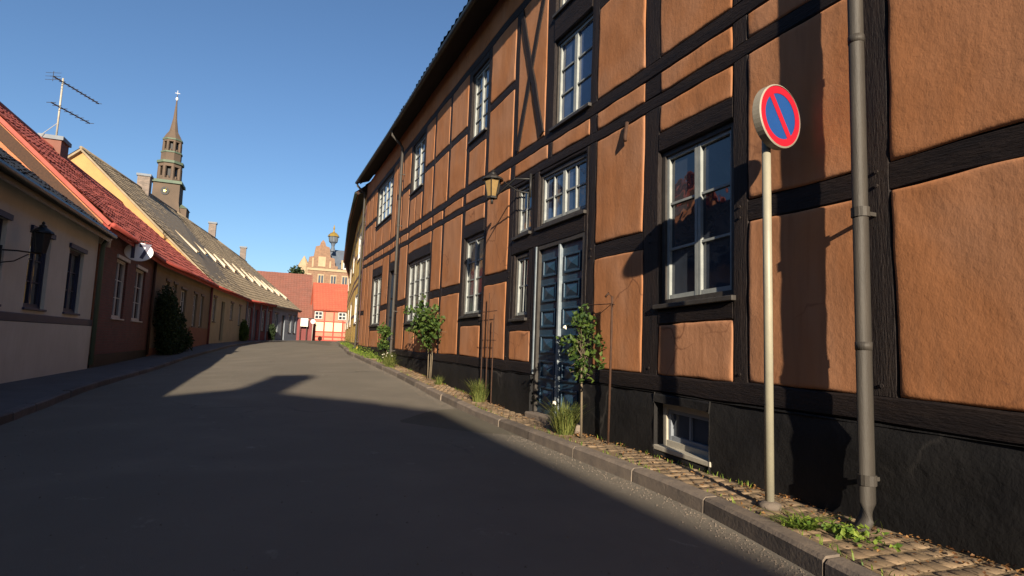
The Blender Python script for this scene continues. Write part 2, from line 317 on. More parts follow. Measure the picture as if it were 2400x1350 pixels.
KH = .11
def kerb(tab, zf, side, m, name):
    """single kerb stones, uneven and slightly tilted; side=+1 when the pavement lies at greater x"""
    root = bpy.data.objects.new(name, None); C.objects.link(root); root['kind'] = 'structure'
    y = -8.; i = 0
    while y < 64:
        L = (1.0 + .25*hsh(i*3.7, side)) if y < 30 else 1.6; y1 = y+L; x0, x1 = interp(tab, y), interp(tab, y1)
        dz = .012*hsh(i*5.1, 2.); dx = .014*hsh(i*4.3, 7.); w_ = .13*side; g = .008
        za, zb = zf(y), zf(y1); pa, pb = y+g, y1-g
        mb = MB(); c = .018*side
        prof = lambda x, z, t: [(x+dx, z-.12), (x+dx+c*.4, z+KH-.02+dz), (x+dx+c*1.6, z+KH+dz+t), (x+dx+w_, z+KH+dz+t), (x+dx+w_, z-.12)]
        A = [(px, pa, pz) for px, pz in prof(x0, za, .004*hsh(i, 9.))]; Mi = [(px+.012*side*hsh(i*2.2, 5.), (pa+pb)/2, pz+.004) for px, pz in prof((x0+x1)/2, (za+zb)/2, 0)]; B = [(px, pb, pz) for px, pz in prof(x1, zb, .004*hsh(i, 19.))]
        mb.add(A+Mi+B, [(k, k+1, k+6, k+5) for k in range(4)]+[(k+5, k+6, k+11, k+10) for k in range(4)]+[(0, 1, 2, 3, 4), (14, 13, 12, 11, 10)])
        mb.build('kerb_stone', m, root); y = y1; i += 1
    return root
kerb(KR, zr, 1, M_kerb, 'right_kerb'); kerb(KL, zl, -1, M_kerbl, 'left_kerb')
# pavements
pys = [-45, -20] + [i*.5 for i in range(-20, 133)]
pv = struct(sheet('right_pavement', M_sand, pys, lambda y: [lerp(interp(KR, y)+.12, interp(WR, y)+.05, t/8) for t in range(9)], lambda x, y: zr(y)+KH-.012+.008*hsh(x*6, y*6)))
struct(sheet('left_pavement', M_pavl, pys, lambda y: [lerp(interp(WL, y)-.05, interp(KL, y)-.12, t/6) for t in range(7)], lambda x, y: zl(y)+KH+.003*hsh(x*3, y*3)))
# setts of the right pavement: 300 nearest single, the rest joined
protos = []
for k in range(8):
    mb = MB(); a, b = .044, .052; j = lambda q: .006*hsh(k*7.3+q, q*3.1)
    low = [(-a+j(1), -b+j(2), -.03), (a+j(3), -b+j(4), -.03), (a+j(5), b+j(6), -.03), (-a+j(7), b+j(8), -.03)]
    mid = [(x*.98, y*.98, .006+j(i+9)*.4) for i, (x, y, z) in enumerate(low)]; top = [(x*.72, y*.74, .015+j(i+20)*.5) for i, (x, y, z) in enumerate(low)]
    mb.add(low+mid+top, [(0, 1, 5, 4), (1, 2, 6, 5), (2, 3, 7, 6), (3, 0, 4, 7), (4, 5, 9, 8), (5, 6, 10, 9), (6, 7, 11, 10), (7, 4, 8, 11), (8, 9, 10, 11)])
    me = bpy.data.meshes.new('sett'); me.from_pydata(mb.v, [], mb.f); me.materials.append(M_sett); me.shade_smooth(); protos.append(me)
cnt = 0; rest = MB(); y = 1.55; row = 0
while y < 26:
    x = interp(KR, y)+.19+(.05 if row % 2 else 0); zz_ = zr(y)+KH-.008
    while x < interp(WR, y)-.04:
        jx, jy = x+.008*hsh(x*31, y*17), y+.008*hsh(y*29, x*13); me = protos[(row*5+int(x*37)) % 8]; dz = -.014+.005*hsh(x*9, y*9)+.006*hsh(x*1.2, y*1.1, 3)
        if hsh(x*1.3, y*.9, 4) > .28: x += .098; continue        # sunk under sand here
        if cnt < 300:
            o = bpy.data.objects.new('sett', me); C.objects.link(o); o.location = (jx, jy, zz_+dz); o.rotation_euler = (.05*hsh(x*7, y*5), .05*hsh(y*8, x), .12*hsh(x*3, y*11)); o.parent = pv; cnt += 1
        else:
            rest.add([(v.co.x+jx, v.co.y+jy, v.co.z+zz_+dz) for v in me.vertices], [tuple(p.vertices) for p in me.polygons])
        x += .098
    y += .118; row += 1
stuff(rest.build('sett_field', M_sett, pv, smooth=True))

# ------------------------------------------------------------------ the half-timbered house
XW = 3.45
def g_up(s):
    if s < 5: return 0
    if s < 12: return .035*(s-5)
    return .245+.026*(s-12)
def warpR(s, z, o):
    t = min(1, max(0, (z-2.4)/1.2)); t = t*t*(3-2*t)
    return s+.02*hsh(s*.35, z*.8, 1)+.008*hsh(s*1.9, z*1.7, 9), z+g_up(s)*t+.022*hsh(s*.55, z*.5, 5)+.009*hsh(s*2.3, z*1.1, 8), o
FR = Fr((XW, 0), (XW, 1), warpR).side((-1, 0))
house = thing('half_timbered_house', 'long two storey half-timbered house with orange plaster and black tarred timbers along the right side', 'house', (XW, 8, .1))
def beam(s0, s1, z0, z1, name, o=.0, m=None, depth=.10, skew=0):
    """hewn timber: sides wander a little and the edges are rounded"""
    vert = (z1-z0) > (s1-s0); L = (z1-z0) if vert else (s1-s0); n = max(2, int(L/.35)); mb = MB(); seed = s0*3.7+z0*1.9; rows = []
    for i in range(n+1):
        t = i/n; j1 = .010*hsh(seed, t*L*1.4, 1); j2 = .010*hsh(seed, t*L*1.4, 2); jo = .004*hsh(seed, t*L*2, 3)
        if vert:
            z = lerp(z0, z1, t); a, b = s0+j1, s1+j2; c = .014
            rows.append([FR(a, z, o-depth), FR(a, z, o-c+jo), FR(a+c, z, o+jo), FR((a+b)/2, z, o+jo+.002), FR(b-c, z, o+jo), FR(b, z, o-c+jo), FR(b, z, o-depth)])
        else:
            s = lerp(s0, s1, t); a, b = z0+j1, z1+j2; c = .014
            rows.append([FR(s, a, o-depth), FR(s, a, o-c+jo), FR(s, a+c, o+jo), FR(s, (a+b)/2, o+jo+.002), FR(s, b-c, o+jo), FR(s, b, o-c+jo), FR(s, b, o-depth)])
    vs = [p for r in rows for p in r]; k = 7
    fs = [(i*k+j, i*k+j+1, (i+1)*k+j+1, (i+1)*k+j) for i in range(n) for j in range(k-1)] + [tuple(range(k)), tuple(n*k+q for q in range(k))[::-1]]
    return mb.add(vs, fs).build(name, m or (M_timber if vert else M_rail), house)
def panel(s0, s1, z0, z1, m=None, parent=None, name='plaster_panel', bulge=.007):
    """rendered infill: pillowed edges, lumpy face"""
    if s1-s0 < .05 or z1-z0 < .05: return
    n = max(4, min(16, int((s1-s0)/.09))); q = max(4, min(20, int((z1-z0)/.09))); mb = MB(); e = .008
    def knots(a, b, k): return [a, a+.008, a+.022, a+.045]+[lerp(a+.07, b-.07, i/(k-1)) for i in range(k)]+[b-.045, b-.022, b-.008, b] if b-a > .2 else [a, a+.01, a+.03, (a+b)/2, b-.03, b-.01, b]
    S, Z = knots(s0, s1, n), knots(z0, z1, q)
    for i, s in enumerate(S):
        for j, z in enumerate(Z):
            d = min(s-s0, s1-s, z-z0, z1-z); t = min(1, d/.022); prof = math.sqrt(max(0, 1-(1-t)**2))
            cr = min(s-s0, s1-s)+min(z-z0, z1-z); 
            o = -.007 + (.007+bulge)*prof
            if t > .9: o += .006*hsh(s*3.1, z*3.1, 2)+.003*hsh(s*9, z*9, 6)
            ds = e*hsh(s0*2.1+z*2.6, 3.3)*(1 if s-s0 < .1 else (1 if s1-s < .1 else 0)); dz = e*hsh(z0*2.7+s*2.6, 8.8)*(1 if min(z-z0, z1-z) < .1 else 0)
            if cr < .07 and min(s-s0, s1-s) < .05 and min(z-z0, z1-z) < .05:      # rounded corners
                o -= .006*(1-cr/.07)
            mb.v.append(FR(s+ds, z+dz, o))
    k = len(Z); mb.f = [(i*k+j, (i+1)*k+j, (i+1)*k+j+1, i*k+j+1) for i in range(len(S)-1) for j in range(k-1)]
    return mb.build(name, m or M_plaster, parent or house, smooth=True)

S_NEAR, S_END = -12.0, 25.35
# low posts are (s0, s1)
low_posts = [(-9.6, -9.4), (-7.2, -7.0), (-4.8, -4.6), (-2.6, -2.4), (-.75, -.55), (.95, 1.13), (2.31, 2.50), (3.46, 3.63), (4.62, 4.88), (5.84, 6.02), (8.40, 8.60), (9.66, 9.81), (10.95, 11.16), (12.50, 12.68), (13.50, 13.66), (16.16, 16.36), (17.40, 17.58), (19.0, 19.2), (20.3, 20.46), (22.4, 22.6), (23.3, 23.45), (24.2, 24.35), (25.15, 25.34)]
up_posts = [(-9.6, -9.4), (-7.2, -7.0), (-4.8, -4.6), (-2.6, -2.4), (-.75, -.55), (.95, 1.13), (2.31, 2.50), (3.46, 3.63), (4.62, 4.88), (5.84, 6.02), (7.06, 7.32), (8.36, 8.54), (9.70, 9.88), (10.86, 11.08), (12.25, 12.42), (13.6, 13.78), (14.64, 14.86), (16.28, 16.48), (17.4, 17.56), (18.3, 18.45), (19.08, 19.25), (22.3, 22.46), (23.2, 23.35), (24.2, 24.35), (25.15, 25.34)]
for a, b in low_posts: beam(a, b, .868, 3.552, 'post')
for a, b in up_posts: beam(a, b, 4.058, 6.50, 'post')
for a, b in [p for p in low_posts if 0 < p[0] < 9]:
    for z in (2.19, 2.28, .93):
        q = (a+b)/2+.03*hsh(a, z); MB().tube([FR(q, z, -.01), FR(q, z, .012)], .012, 7).build('peg', M_timber, house)
# long rails in lengths
def run(z0, z1, name, o, cuts=(-12, -6, 0, 5.95, 11.05, 16.3, 21, 25.35), skip=None, **k):
    for a, b in zip(cuts, cuts[1:]): beam(a+.003, b-.003, z0, z1, name, o, **k)
for a, b in [(-12, -6), (-6, 0), (0, 5.98), (7.52, 11.05), (11.05, 16.3), (16.3, 17.66), (19.02, 21), (21, 25.35)]: beam(a+.003, b-.003, .70, .866, 'sill_beam', .012)
run(3.55, 3.685, 'floor_beam', .004); run(3.90, 4.06, 'floor_beam', .006); run(6.498, 6.66, 'top_plate', .008)
# the strip between the two floor beams
js = sorted([(a, b) for a, b in low_posts if a < 5 or a in (8.40, 10.95, 12.50, 13.50, 16.16, 17.40, 20.3, 22.4, 23.3, 24.2, 25.15)] + [(5.84, 6.02), (7.06, 7.2), (9.70, 9.86), (14.7, 14.86), (18.3, 18.45), (19.1, 19.22), (21.3, 21.44)])
for a, b in js: beam(a, b, 3.684, 3.902, 'joist_end', .0)
for (a, b), (c, d) in zip(js, js[1:]): panel(b, c, 3.687, 3.898)
# lower storey bays
low_special = {(3.63, 4.62), (6.02, 8.40), (9.81, 10.95), (13.66, 16.16), (17.58, 19.0), (20.46, 22.4)}
for (a, b), (c, d) in zip(low_posts, low_posts[1:]):
    if (b, c) in low_special: continue
    if c-b > .75:
        beam(b-.004, c+.004, 2.14, 2.325, 'rail', -.003); panel(b, c, .87, 2.14); panel(b, c, 2.325, 3.55)
    else: panel(b, c, .87, 3.55)
panel(-12, -9.6, .87, 3.55)
def window_bay(b, c, z0, z1, leaves, cols, rows, glass, sash=None, strut=None):
    beam(b-.004, c+.004, z1, z1+.20, 'rail', .004); beam(b-.004, c+.004, z0-.20, z0-.045, 'rail', .002)
    if 3.55-(z1+.2) > .06: panel(b, c, z1+.2, 3.55)
    if strut: beam(strut-.06, strut+.06, .868, z0-.2, 'post'); panel(b, strut-.06, .87, z0-.2); panel(strut+.06, c, .87, z0-.2)
    else: panel(b, c, .87, z0-.2)
    window(FR, b, c, z0, z1, house, leaves, cols, rows, sash, glass)
window_bay(3.63, 4.62, 1.56, 3.07, 2, 1, 3, M_glass)
window_bay(9.81, 10.95, 1.64, 3.08, 2, 1, 4, M_glassp)
window_bay(13.66, 16.16, 1.62, 3.10, 4, 1, 4, M_glassp, strut=14.9)
window_bay(20.46, 22.4, 1.66, 3.14, 2, 1, 4, M_glassp)
# front door bay
beam(7.44, 7.60, .70, 3.55, 'door_post', .006); beam(6.02, 6.09, .10, 3.55, 'door_post', .002)
beam(6.09, 8.40, 2.52, 2.76, 'rail', .009); beam(7.60, 8.40, 1.32, 1.50, 'rail', .003); beam(6.09, 8.4, 3.50, 3.553, 'rail', -.002)
beam(8.30, 8.405, 1.50, 2.52, 'door_post', -.004); beam(7.598, 7.76, 1.50, 2.52, 'door_post', -.004); beam(7.598, 7.72, 2.76, 3.5, 'door_post', -.004); beam(8.30, 8.405, 2.76, 3.5, 'door_post', -.004)
panel(7.62, 8.39, .87, 1.32)
window(FR, 7.76, 8.30, 1.52, 2.50, house, 1, 2, 2, M_sash, M_glass, o=-.04)
window(FR, 7.72, 8.30, 2.78, 3.50, house, 1, 2, 2, M_sash, M_glass_sky, o=-.04)
window(FR, 6.09, 7.44, 2.78, 3.50, house, 2, 2, 2, M_sash, M_glass_sky, o=-.04)
def double_door(s0, s1, z0, z1, rows, light_edge=True):
    mb = MB(); fbox(mb, FR, s0, s0+.05, z0, z1, -.2, .0); fbox(mb, FR, s1-.05, s1, z0, z1, -.2, .0); fbox(mb, FR, s0+.05, s1-.05, z1-.05, z1, -.2, .0)
    d = mb.build('door', M_frame, house); mid = (s0+s1)/2; O = -.045
    for a, b in ((s0+.05, mid-.012), (mid+.012, s1-.05)):
        m = MB(); fbox(m, FR, a, b, z0, z1-.05, O-.05, O); m.build('door_leaf', M_door, d)
        ph = (z1-.1-z0-.12)/rows
        for r in range(rows):
            c0, c1 = z0+.12+ph*r, z0+.12+ph*(r+1)-.10; a0, b0 = a+.09, b-.09
            m = MB(); e = .028          # moulding ring then a raised field
            for q in ((a0, b0, c0, c0+e), (a0, b0, c1-e, c1)): fbox(m, FR, *q, O+.0005, O+.022)
            for q in ((a0, a0+e, c0+e, c1-e), (b0-e, b0, c0+e, c1-e)): fbox(m, FR, *q, O+.0005, O+.022)
            m.build('moulding', M_door, d, bevel=.006)
            m = MB(); A = [FR(a0+.05, c0+.05, O+.001), FR(b0-.05, c0+.05, O+.001), FR(b0-.05, c1-.05, O+.001), FR(a0+.05, c1-.05, O+.001)]
            cxx, czz = (a0+b0)/2, (c0+c1)/2; m.add(A+[FR(cxx, czz, O+.03)], [(0, 1, 4), (1, 2, 4), (2, 3, 4), (3, 0, 4)]); m.build('door_field', M_door, d)
    m = MB(); fbox(m, FR, mid-.028, mid+.028, z0, z1-.05, O-.01, O+.045); m.build('astragal', M_doorl, d, bevel=.008)
    m = MB(); m.tube([FR(mid-.1, z0+1.02, O+.001), FR(mid-.1, z0+1.02, O+.06), FR(mid-.20, z0+1.02, O+.06)], .012, 8); m.build('handle', M_black, d, smooth=True)
    return d
double_door(6.09, 7.44, .20, 2.52, 6)
m = MB(); fbox(m, FR, 7.44, 7.475, .72, 2.52, .008, .022); m.build('door_trim', M_doorl, house)  # thin pale strip: sunlit frame edge put into the colour
m = MB(); fbox(m, FR, 6.0, 7.5, .02, .19, -.25, .10); m.build('door_step', M_kerb, house, bevel=.02)
# second door further up
beam(17.58, 17.68, .5, 3.55, 'door_post'); beam(18.9, 19.0, .5, 3.55, 'door_post'); beam(17.68, 18.9, 3.1, 3.30, 'rail', .004); panel(17.68, 18.9, 3.3, 3.55)
mb = MB(); fbox(mb, FR, 17.68, 18.9, .55, 3.1, -.12, -.08); d2 = mb.build('door', M_door, house)
for a, b in ((17.76, 18.24), (18.34, 18.82)):
    for r in range(4): m = MB(); fbox(m, FR, a, b, .68+r*.60, 1.18+r*.60, -.0795, -.05); m.build('door_field', M_door, d2, bevel=.012)
m = MB(); fbox(m, FR, 17.6, 18.98, .2, .54, -.25, .10); m.build('door_step', M_kerb, house, bevel=.02)
# upper storey bays
for (a, b), (c, d) in zip(up_posts, up_posts[1:]):
    if b == 6.02:
        beam(b-.003, c+.003, 5.36, 5.74, 'rail', .010); window(FR, b, c, 4.09, 5.36, house, 2, 1, 3, M_sash, M_glass_sky); window(FR, b, c, 5.76, 6.49, house, 2, 1, 2, M_sash, M_glassp)
    elif b == 7.32:
        panel(b, c, 4.06, 6.5)
        for (p, q, o) in (((b+.06, 4.10), (c-.06, 6.46), .031), ((c-.06, 4.10), (b+.06, 6.46), .026)):
            mb = MB(); dx, dz = q[0]-p[0], q[1]-p[1]; L = math.hypot(dx, dz); nx, nz_ = -dz/L*.06, dx/L*.06; rows = []
            for i in range(9):
                t = i/8; s, z = p[0]+dx*t, p[1]+dz*t; k = .01*hsh(i*.8, o*100)
                rows += [FR(s-nx, z-nz_, -.02), FR(s-nx+k*.5, z-nz_, o), FR(s+nx+k, z+nz_, o), FR(s+nx+k, z+nz_, -.02)]
            mb.add(rows, [(i*4+j, i*4+(j+1) % 4, i*4+4+(j+1) % 4, i*4+4+j) for i in range(8) for j in range(4)]).build('brace', M_timber, house)
    elif b in (9.88, 14.86, 19.25):
        z0, z1 = {9.88: (4.97, 6.38), 14.86: (5.0, 6.44), 19.25: (4.96, 6.46)}[b]
        beam(b-.004, c+.004, z0-.20, z0-.045, 'rail', .003); 
        window(FR, b, c, z0, z1, house, 4 if b == 19.25 else 2, 1, 4, M_sash, M_glassp); beam(b-.004, c+.004, z1, 6.5, 'rail', .002)
        if c-b > 1.2:
            k = (b+c)/2; beam(k-.05, k+.05, 4.058, z0-.2, 'post'); panel(b, k-.05, 4.06, z0-.2); panel(k+.05, c, 4.06, z0-.2)
        else: panel(b, c, 4.06, z0-.2)
    elif c-b > .65:
        beam(b-.004, c+.004, 5.22, 5.38, 'rail', -.003); panel(b, c, 4.06, 5.22); panel(b, c, 5.38, 6.5)
    else: panel(b, c, 4.06, 6.5)
panel(-12, -9.6, 4.06, 6.5)
# frieze under the eaves, in lengths
for a in range(-12, 25, 3): panel(a, min(a+3, 25.35), 6.66, 7.3, bulge=.008, name='frieze')
# backing wall behind the infill, with window recesses left dark
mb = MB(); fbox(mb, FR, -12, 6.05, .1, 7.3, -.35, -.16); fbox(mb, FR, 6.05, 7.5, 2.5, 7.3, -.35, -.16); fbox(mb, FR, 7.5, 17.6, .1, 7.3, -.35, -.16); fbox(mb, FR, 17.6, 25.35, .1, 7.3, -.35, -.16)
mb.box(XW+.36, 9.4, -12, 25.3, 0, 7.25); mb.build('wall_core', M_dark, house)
# end gable towards the yellow house and the hidden back
# plinth with the cellar window
mb = MB()
def plinth(s0, s1, z0=-.05, z1=.70):
    n = max(2, int((s1-s0)/.16)); q = 7; V = []
    for i in range(n+1):
        for j in range(q+1):
            s = lerp(s0, s1, i/n); z = lerp(z0, z1, j/q)
            o = .035+.022*hsh(s*1.6, z*2.2, 4)+.012*hsh(s*5, z*6, 2)
            if j == q: o -= .02
            V.append(FR(s, z+(zr(s) if j == 0 else 0)*1., o))
    mb.add(V, [(i*(q+1)+j, (i+1)*(q+1)+j, (i+1)*(q+1)+j+1, i*(q+1)+j+1) for i in range(n) for j in range(q)])
    mb.add([FR(s0, z0, .05), FR(s0, z1, .04), FR(s0, z1, -.3), FR(s0, z0, -.3)], [(0, 1, 2, 3)]); mb.add([FR(s1, z0, .05), FR(s1, z1, .04), FR(s1, z1, -.3), FR(s1, z0, -.3)], [(0, 1, 2, 3)])
    mb.add([FR(s0, z1, .03), FR(s1, z1, .03), FR(s1, z1, -.2), FR(s0, z1, -.2)], [(0, 1, 2, 3)])
plinth(-12, 3.86); plinth(4.60, 6.02); plinth(7.47, 17.6); plinth(19.0, 25.35); plinth(3.86, 4.60, -.05, .185); plinth(3.86, 4.60, .60, .70)
mb.build('plinth', M_tar, house, smooth=True)
window(FR, 3.88, 4.58, .215, .60, house, 1, 2, 1, M_bluegrey, M_glass, fr=M_zinc, o=-.06, name='cellar_window', sillm=M_zinc)
# iron bracket and hook set in the upper plaster panel, a bent nail in the lower one
m = MB(); m.tube([FR(5.18, 3.57, .02), FR(5.18, 3.40, .045), FR(5.17, 3.36, .045)], .022, 6); m.build('iron_hook', M_rust, house, smooth=True)
# roof
gt = lambda s: 7.14+g_up(s)+(.02*(s-17) if s > 17 else 0)
ss = [-12.2, -6, 0, 5, 8, 12, 15, 18, 20, 22, 24, 25.4]
mb = MB()
for a, b in zip(ss, ss[1:]):
    mb.hexa([(3.02, a, gt(a)), (3.02, b, gt(b)), (XW+.05, b, gt(b)+.17), (XW+.05, a, gt(a)+.17), (3.02, a, gt(a)+.05), (3.02, b, gt(b)+.05), (XW+.05, b, gt(b)+.36), (XW+.05, a, gt(a)+.36)])
mb.build('soffit', M_soffit, house)
def tiled(name, m, E0, E1, R0, R1, parent, cols, rows, amp=.03, th=.10, kind=True):
    """pantiled slope: corrugated across, stepped down the slope, with a real thickness"""
    E0, E1, R0, R1 = map(Vector, (E0, E1, R0, R1)); nrm = (E1-E0).cross(R0-E0).normalized()
    if nrm.z < 0: nrm = -nrm
    V = []; per = 4; nc = cols*per; hs = []
    for r in range(rows):
        for t, lift in ((r/rows, amp*1.1), ((r+1)/rows-.001, 0)): hs.append((t, lift))
    for r0_, (t, lift) in enumerate(hs):
        r0_ //= 2
        A, B = E0.lerp(R0, t), E1.lerp(R1, t); wob = .012*hsh(t*9, A.x)
        for c in range(nc+1):
            ph = 2*math.pi*c/per; p = A.lerp(B, c/nc) + nrm*(lift+amp*(.5+.5*math.cos(ph)) + .045*hsh(c*.05, t*3, A.y)+.012*hsh(c*1.1, r0_*1.7, A.y)+wob); V.append(p)
    k = nc+1; mb = MB(); mb.v = [tuple(p) for p in V]; mb.f = [(i*k+c, i*k+c+1, (i+1)*k+c+1, (i+1)*k+c) for i in range(len(hs)-1) for c in range(nc)]
    n0 = len(mb.v); lo = [p-nrm*th for p in (E0, E1, R1, R0)]; up = [p+nrm*.0 for p in (E0, E1, R1, R0)]
    mb.hexa([tuple(p) for p in lo+up])
    o = mb.build(name, m, parent); 
    if kind: o['kind'] = 'stuff'
    return o
tiled('roof_tiles', M_dtile, (3.07, -12.2, gt(0)+.07), (3.07, 25.4, gt(25.4)+.07), (7.6, -12.2, 11.4), (7.6, 25.4, 11.9), house, 140, 16)
tiled('roof_tiles', M_redtile, (12.2, -12.2, 7.2), (12.2, 25.4, 7.6), (7.6, -12.2, 11.4), (7.6, 25.4, 11.9), house, 30, 4)
mb = MB(); mb.add([(XW+.1, 25.38, 0), (11.8, 25.38, 0), (11.8, 25.38, 7.6), (7.6, 25.38, 11.8), (XW+.1, 25.38, 7.9)], [(0, 1, 2, 3, 4)]); mb.add([(XW+.1, -12, 0), (11.8, -12, 0), (11.8, -12, 7.3), (7.6, -12, 11.3), (XW+.1, -12, 7.3)], [(0, 1, 2, 3, 4)]); mb.build('gable', M_plaster, house)
m = MB(); m.tube([(2.97, s, gt(s)+.03) for s in ss], .065, 8); m.build('gutter', M_gutter, house, smooth=True)
# downpipes
def downpipe(s, r, x0=XW-.13, parent=house, m=M_pipe, shoe=True, z0=.30, zt=6.75):
    mb = MB(); g = gt(s); b = zr(s)
    pts = [(2.98, s, g-.02), (2.99, s, g-.14), (x0-.10, s, g-.36), (x0, s, g-.50), (x0, s, g-1.2), (x0, s, b+z0+.05), (x0-.02, s, b+z0-.05), (x0-.10, s+.0, b+z0-.14)]
    mb.tube(pts, r, 14); o = mb.build('downpipe', m, parent, smooth=True)
    for z in (b+z0+.18, 2.0, 4.6, 6.2):
        if z > g-.7: continue
        c = MB(); c.tube([(x0, s, z-.03), (x0, s, z+.03)], r+.008, 14); c.box(x0, XW+.0, s-.012, s+.012, z-.012, z+.012); c.build('pipe_bracket', m, o)
    for z in (1.15, 3.1, 5.4):
        c = MB(); c.tube([(x0, s, z), (x0, s, z+.05)], r+.003, 14); c.build('pipe_collar', m, o, smooth=True)
    return o
downpipe(2.42, .044, x0=XW-.13, m=M_pipe, z0=.20)
downpipe(17.25, .045); downpipe(25.15, .045)

# ------------------------------------------------------------------ street furniture on the right
sp = thing('no_parking_sign', 'round red and blue no parking sign on a pale metal pole by the orange wall', 'sign', (3.09, 2.93, .12))
MB().lathe(3.09, 2.93, [(.075, .10), (.07, .135), (.034, .15)], 14).build('footing', M_kerb, sp, smooth=True)
m = MB(); m.tube([(3.09, 2.93, .05), (3.09, 2.93, 1.5), (3.09, 2.935, 2.86)], .029, 16); m.build('pole', M_pole, sp, smooth=True)
DC = Vector((3.118, 2.868, 2.735)); dn = Vector((.13, -1, .0)).normalized(); du = Vector((dn.y, -dn.x, 0))*-1; dv = Vector((0, 0, 1))
def disc(mbx, r0, r1, o, n=48, prof=None, th=0):
    vs = []; fs = []
    for k in range(n):
        t = 2*math.pi*k/n
        for rr in ((r0, r1) if r0 > 0 else (r1,)): vs.append(DC+du*rr*math.cos(t)+dv*rr*math.sin(t)+dn*o)
    if r0 > 0:
        for k in range(n): a = 2*k; b = 2*((k+1) % n); fs.append((a, a+1, b+1, b))
    else: fs.append(tuple(range(n)))
    return mbx.add(vs, fs)
SR = .222
mb = MB(); rings = [(SR-.012, -.035), (SR, -.025), (SR, .030), (SR-.010, .036), (SR-.012, .028)]
n = 48; vs = []
for rr, oo in rings:
    for k in range(n): t = 2*math.pi*k/n; vs.append(DC+du*rr*math.cos(t)+dv*rr*math.sin(t)+dn*oo)
mb.add(vs, [(i*n+k, i*n+(k+1) % n, (i+1)*n+(k+1) % n, (i+1)*n+k) for i in range(len(rings)-1) for k in range(n)]+[tuple(range(n))])
sb = mb.build('sign_body', M_signw, sp, smooth=False)
disc(MB(), 0, SR-.012, .028).build('blue_disc', M_blue, sp)
disc(MB(), SR*.72, SR-.011, .031).build('red_ring', M_red, sp)
mb = MB(); a = R(-55); d1 = du*math.cos(a)+dv*math.sin(a); d2_ = du*-math.sin(a)+dv*math.cos(a); L = SR*.73; hw = SR*.105
mb.quad(*[DC+d1*(L*x)+d2_*(hw*y)+dn*.0305 for x, y in ((-1, -1), (1, -1), (1, 1), (-1, 1))]); mb.build('red_bar', M_red, sp)
mb = MB()
for z in (2.65, 2.82): mb.tube([(3.09, 2.93, z-.012), (3.09, 2.93, z+.012)], .037, 16); mb.box(3.06, 3.14, 2.885, 2.93, z-.012, z+.012)
mb.build('clamp', M_zinc, sp)

def lantern(name, label, base, tip, topz, w_, h_, glass, group=None):
    """wall lantern: scrolled bracket, tapering glazed body with four bars, roof, finial"""
    t = thing(name, label, 'lantern', base, group); bx, by, bz = base; tx, ty = tip
    mb = MB(); mb.tube([(bx, by, bz), (lerp(bx, tx, .4), lerp(by, ty, .4), bz+.03), (tx, ty, topz-h_-.04)], .014, 8)
    mb.tube([(bx, by, bz-.22), (lerp(bx, tx, .35), lerp(by, ty, .35), bz-.16), (lerp(bx, tx, .7), lerp(by, ty, .7), bz+.0)], .011, 8)
    mb.tube([(tx, ty, topz-h_-.10), (tx, ty, topz-h_)], .022, 8); mb.tube([(bx, by, bz-.28), (bx, by, bz+.08)], .02, 8); mb.build('bracket', M_black, t, smooth=True)
    zb = topz-h_; r0, r1 = w_*.36, w_*.60
    MB().lathe(tx, ty, [(r0*.96, zb+.01), (r1*.96, topz-.01)], 6).build('lamp_glass', glass, t)
    mb = MB()
    for k in range(6): a = 2*math.pi*k/6; mb.tube([(tx+r0*math.cos(a), ty+r0*math.sin(a), zb), (tx+r1*math.cos(a), ty+r1*math.sin(a), topz)], .009, 5)
    mb.lathe(tx, ty, [(r0*1.1, zb-.02), (r0*1.1, zb+.012)], 6); mb.lathe(tx, ty, [(r1*1.1, topz-.012), (r1*1.1, topz+.015)], 6); mb.build('lamp_frame', M_black, t)
    MB().lathe(tx, ty, [(r1*1.28, topz), (r1*1.2, topz+.03), (r1*.62, topz+h_*.26), (r1*.40, topz+h_*.34), (r1*.42, topz+h_*.40), (.02, topz+h_*.50), (.03, topz+h_*.56), (.004, topz+h_*.66)], 12).build('lamp_roof', M_black, t, smooth=False)
    return t
lantern('wall_lantern', 'black wall lantern with amber glass on the orange half-timbered house', (3.43, 7.72, 3.60), (3.0, 8.2, ), 3.64, .22, .27, M_lampg)
# climbing-rose irons
t = thing('plant_stake', 'rusty iron stake with a hooked top and thin wires standing right of the blue door', 'stake', (3.33, 5.28, .12))
m = MB(); m.tube([(3.33, 5.28, .12), (3.34, 5.27, 1.2), (3.34, 5.27, 1.66), (3.32, 5.31, 1.70), (3.30, 5.34, 1.66)], .013, 8); m.build('rod', M_rust, t, smooth=True)
m = MB(); m.tube([(3.36, 5.8, 1.60), (3.34, 5.27, 1.585), (3.33, 5.2, 1.57)], .005, 5); m.tube([(3.36, 5.8, 1.44), (3.35, 5.5, 1.50), (3.34, 5.27, 1.585)], .004, 5); m.build('wire', M_rust, t)
t = thing('plant_trellis', 'thin rusty iron trellis against the orange wall left of the blue door', 'trellis', (3.36, 9.1, .1))
m = MB()
for s, zt_ in ((8.86, 1.60), (9.12, 1.98), (9.38, 1.62)): m.tube([(3.36, s, .1), (3.36, s, zt_)], .009, 6)
m.build('rod', M_rust, t)
m = MB()
for z in (1.18, 1.66): m.tube([(3.355, 8.72, z), (3.355, 9.5, z)], .006, 6)
m.build('crossbar', M_rust, t)

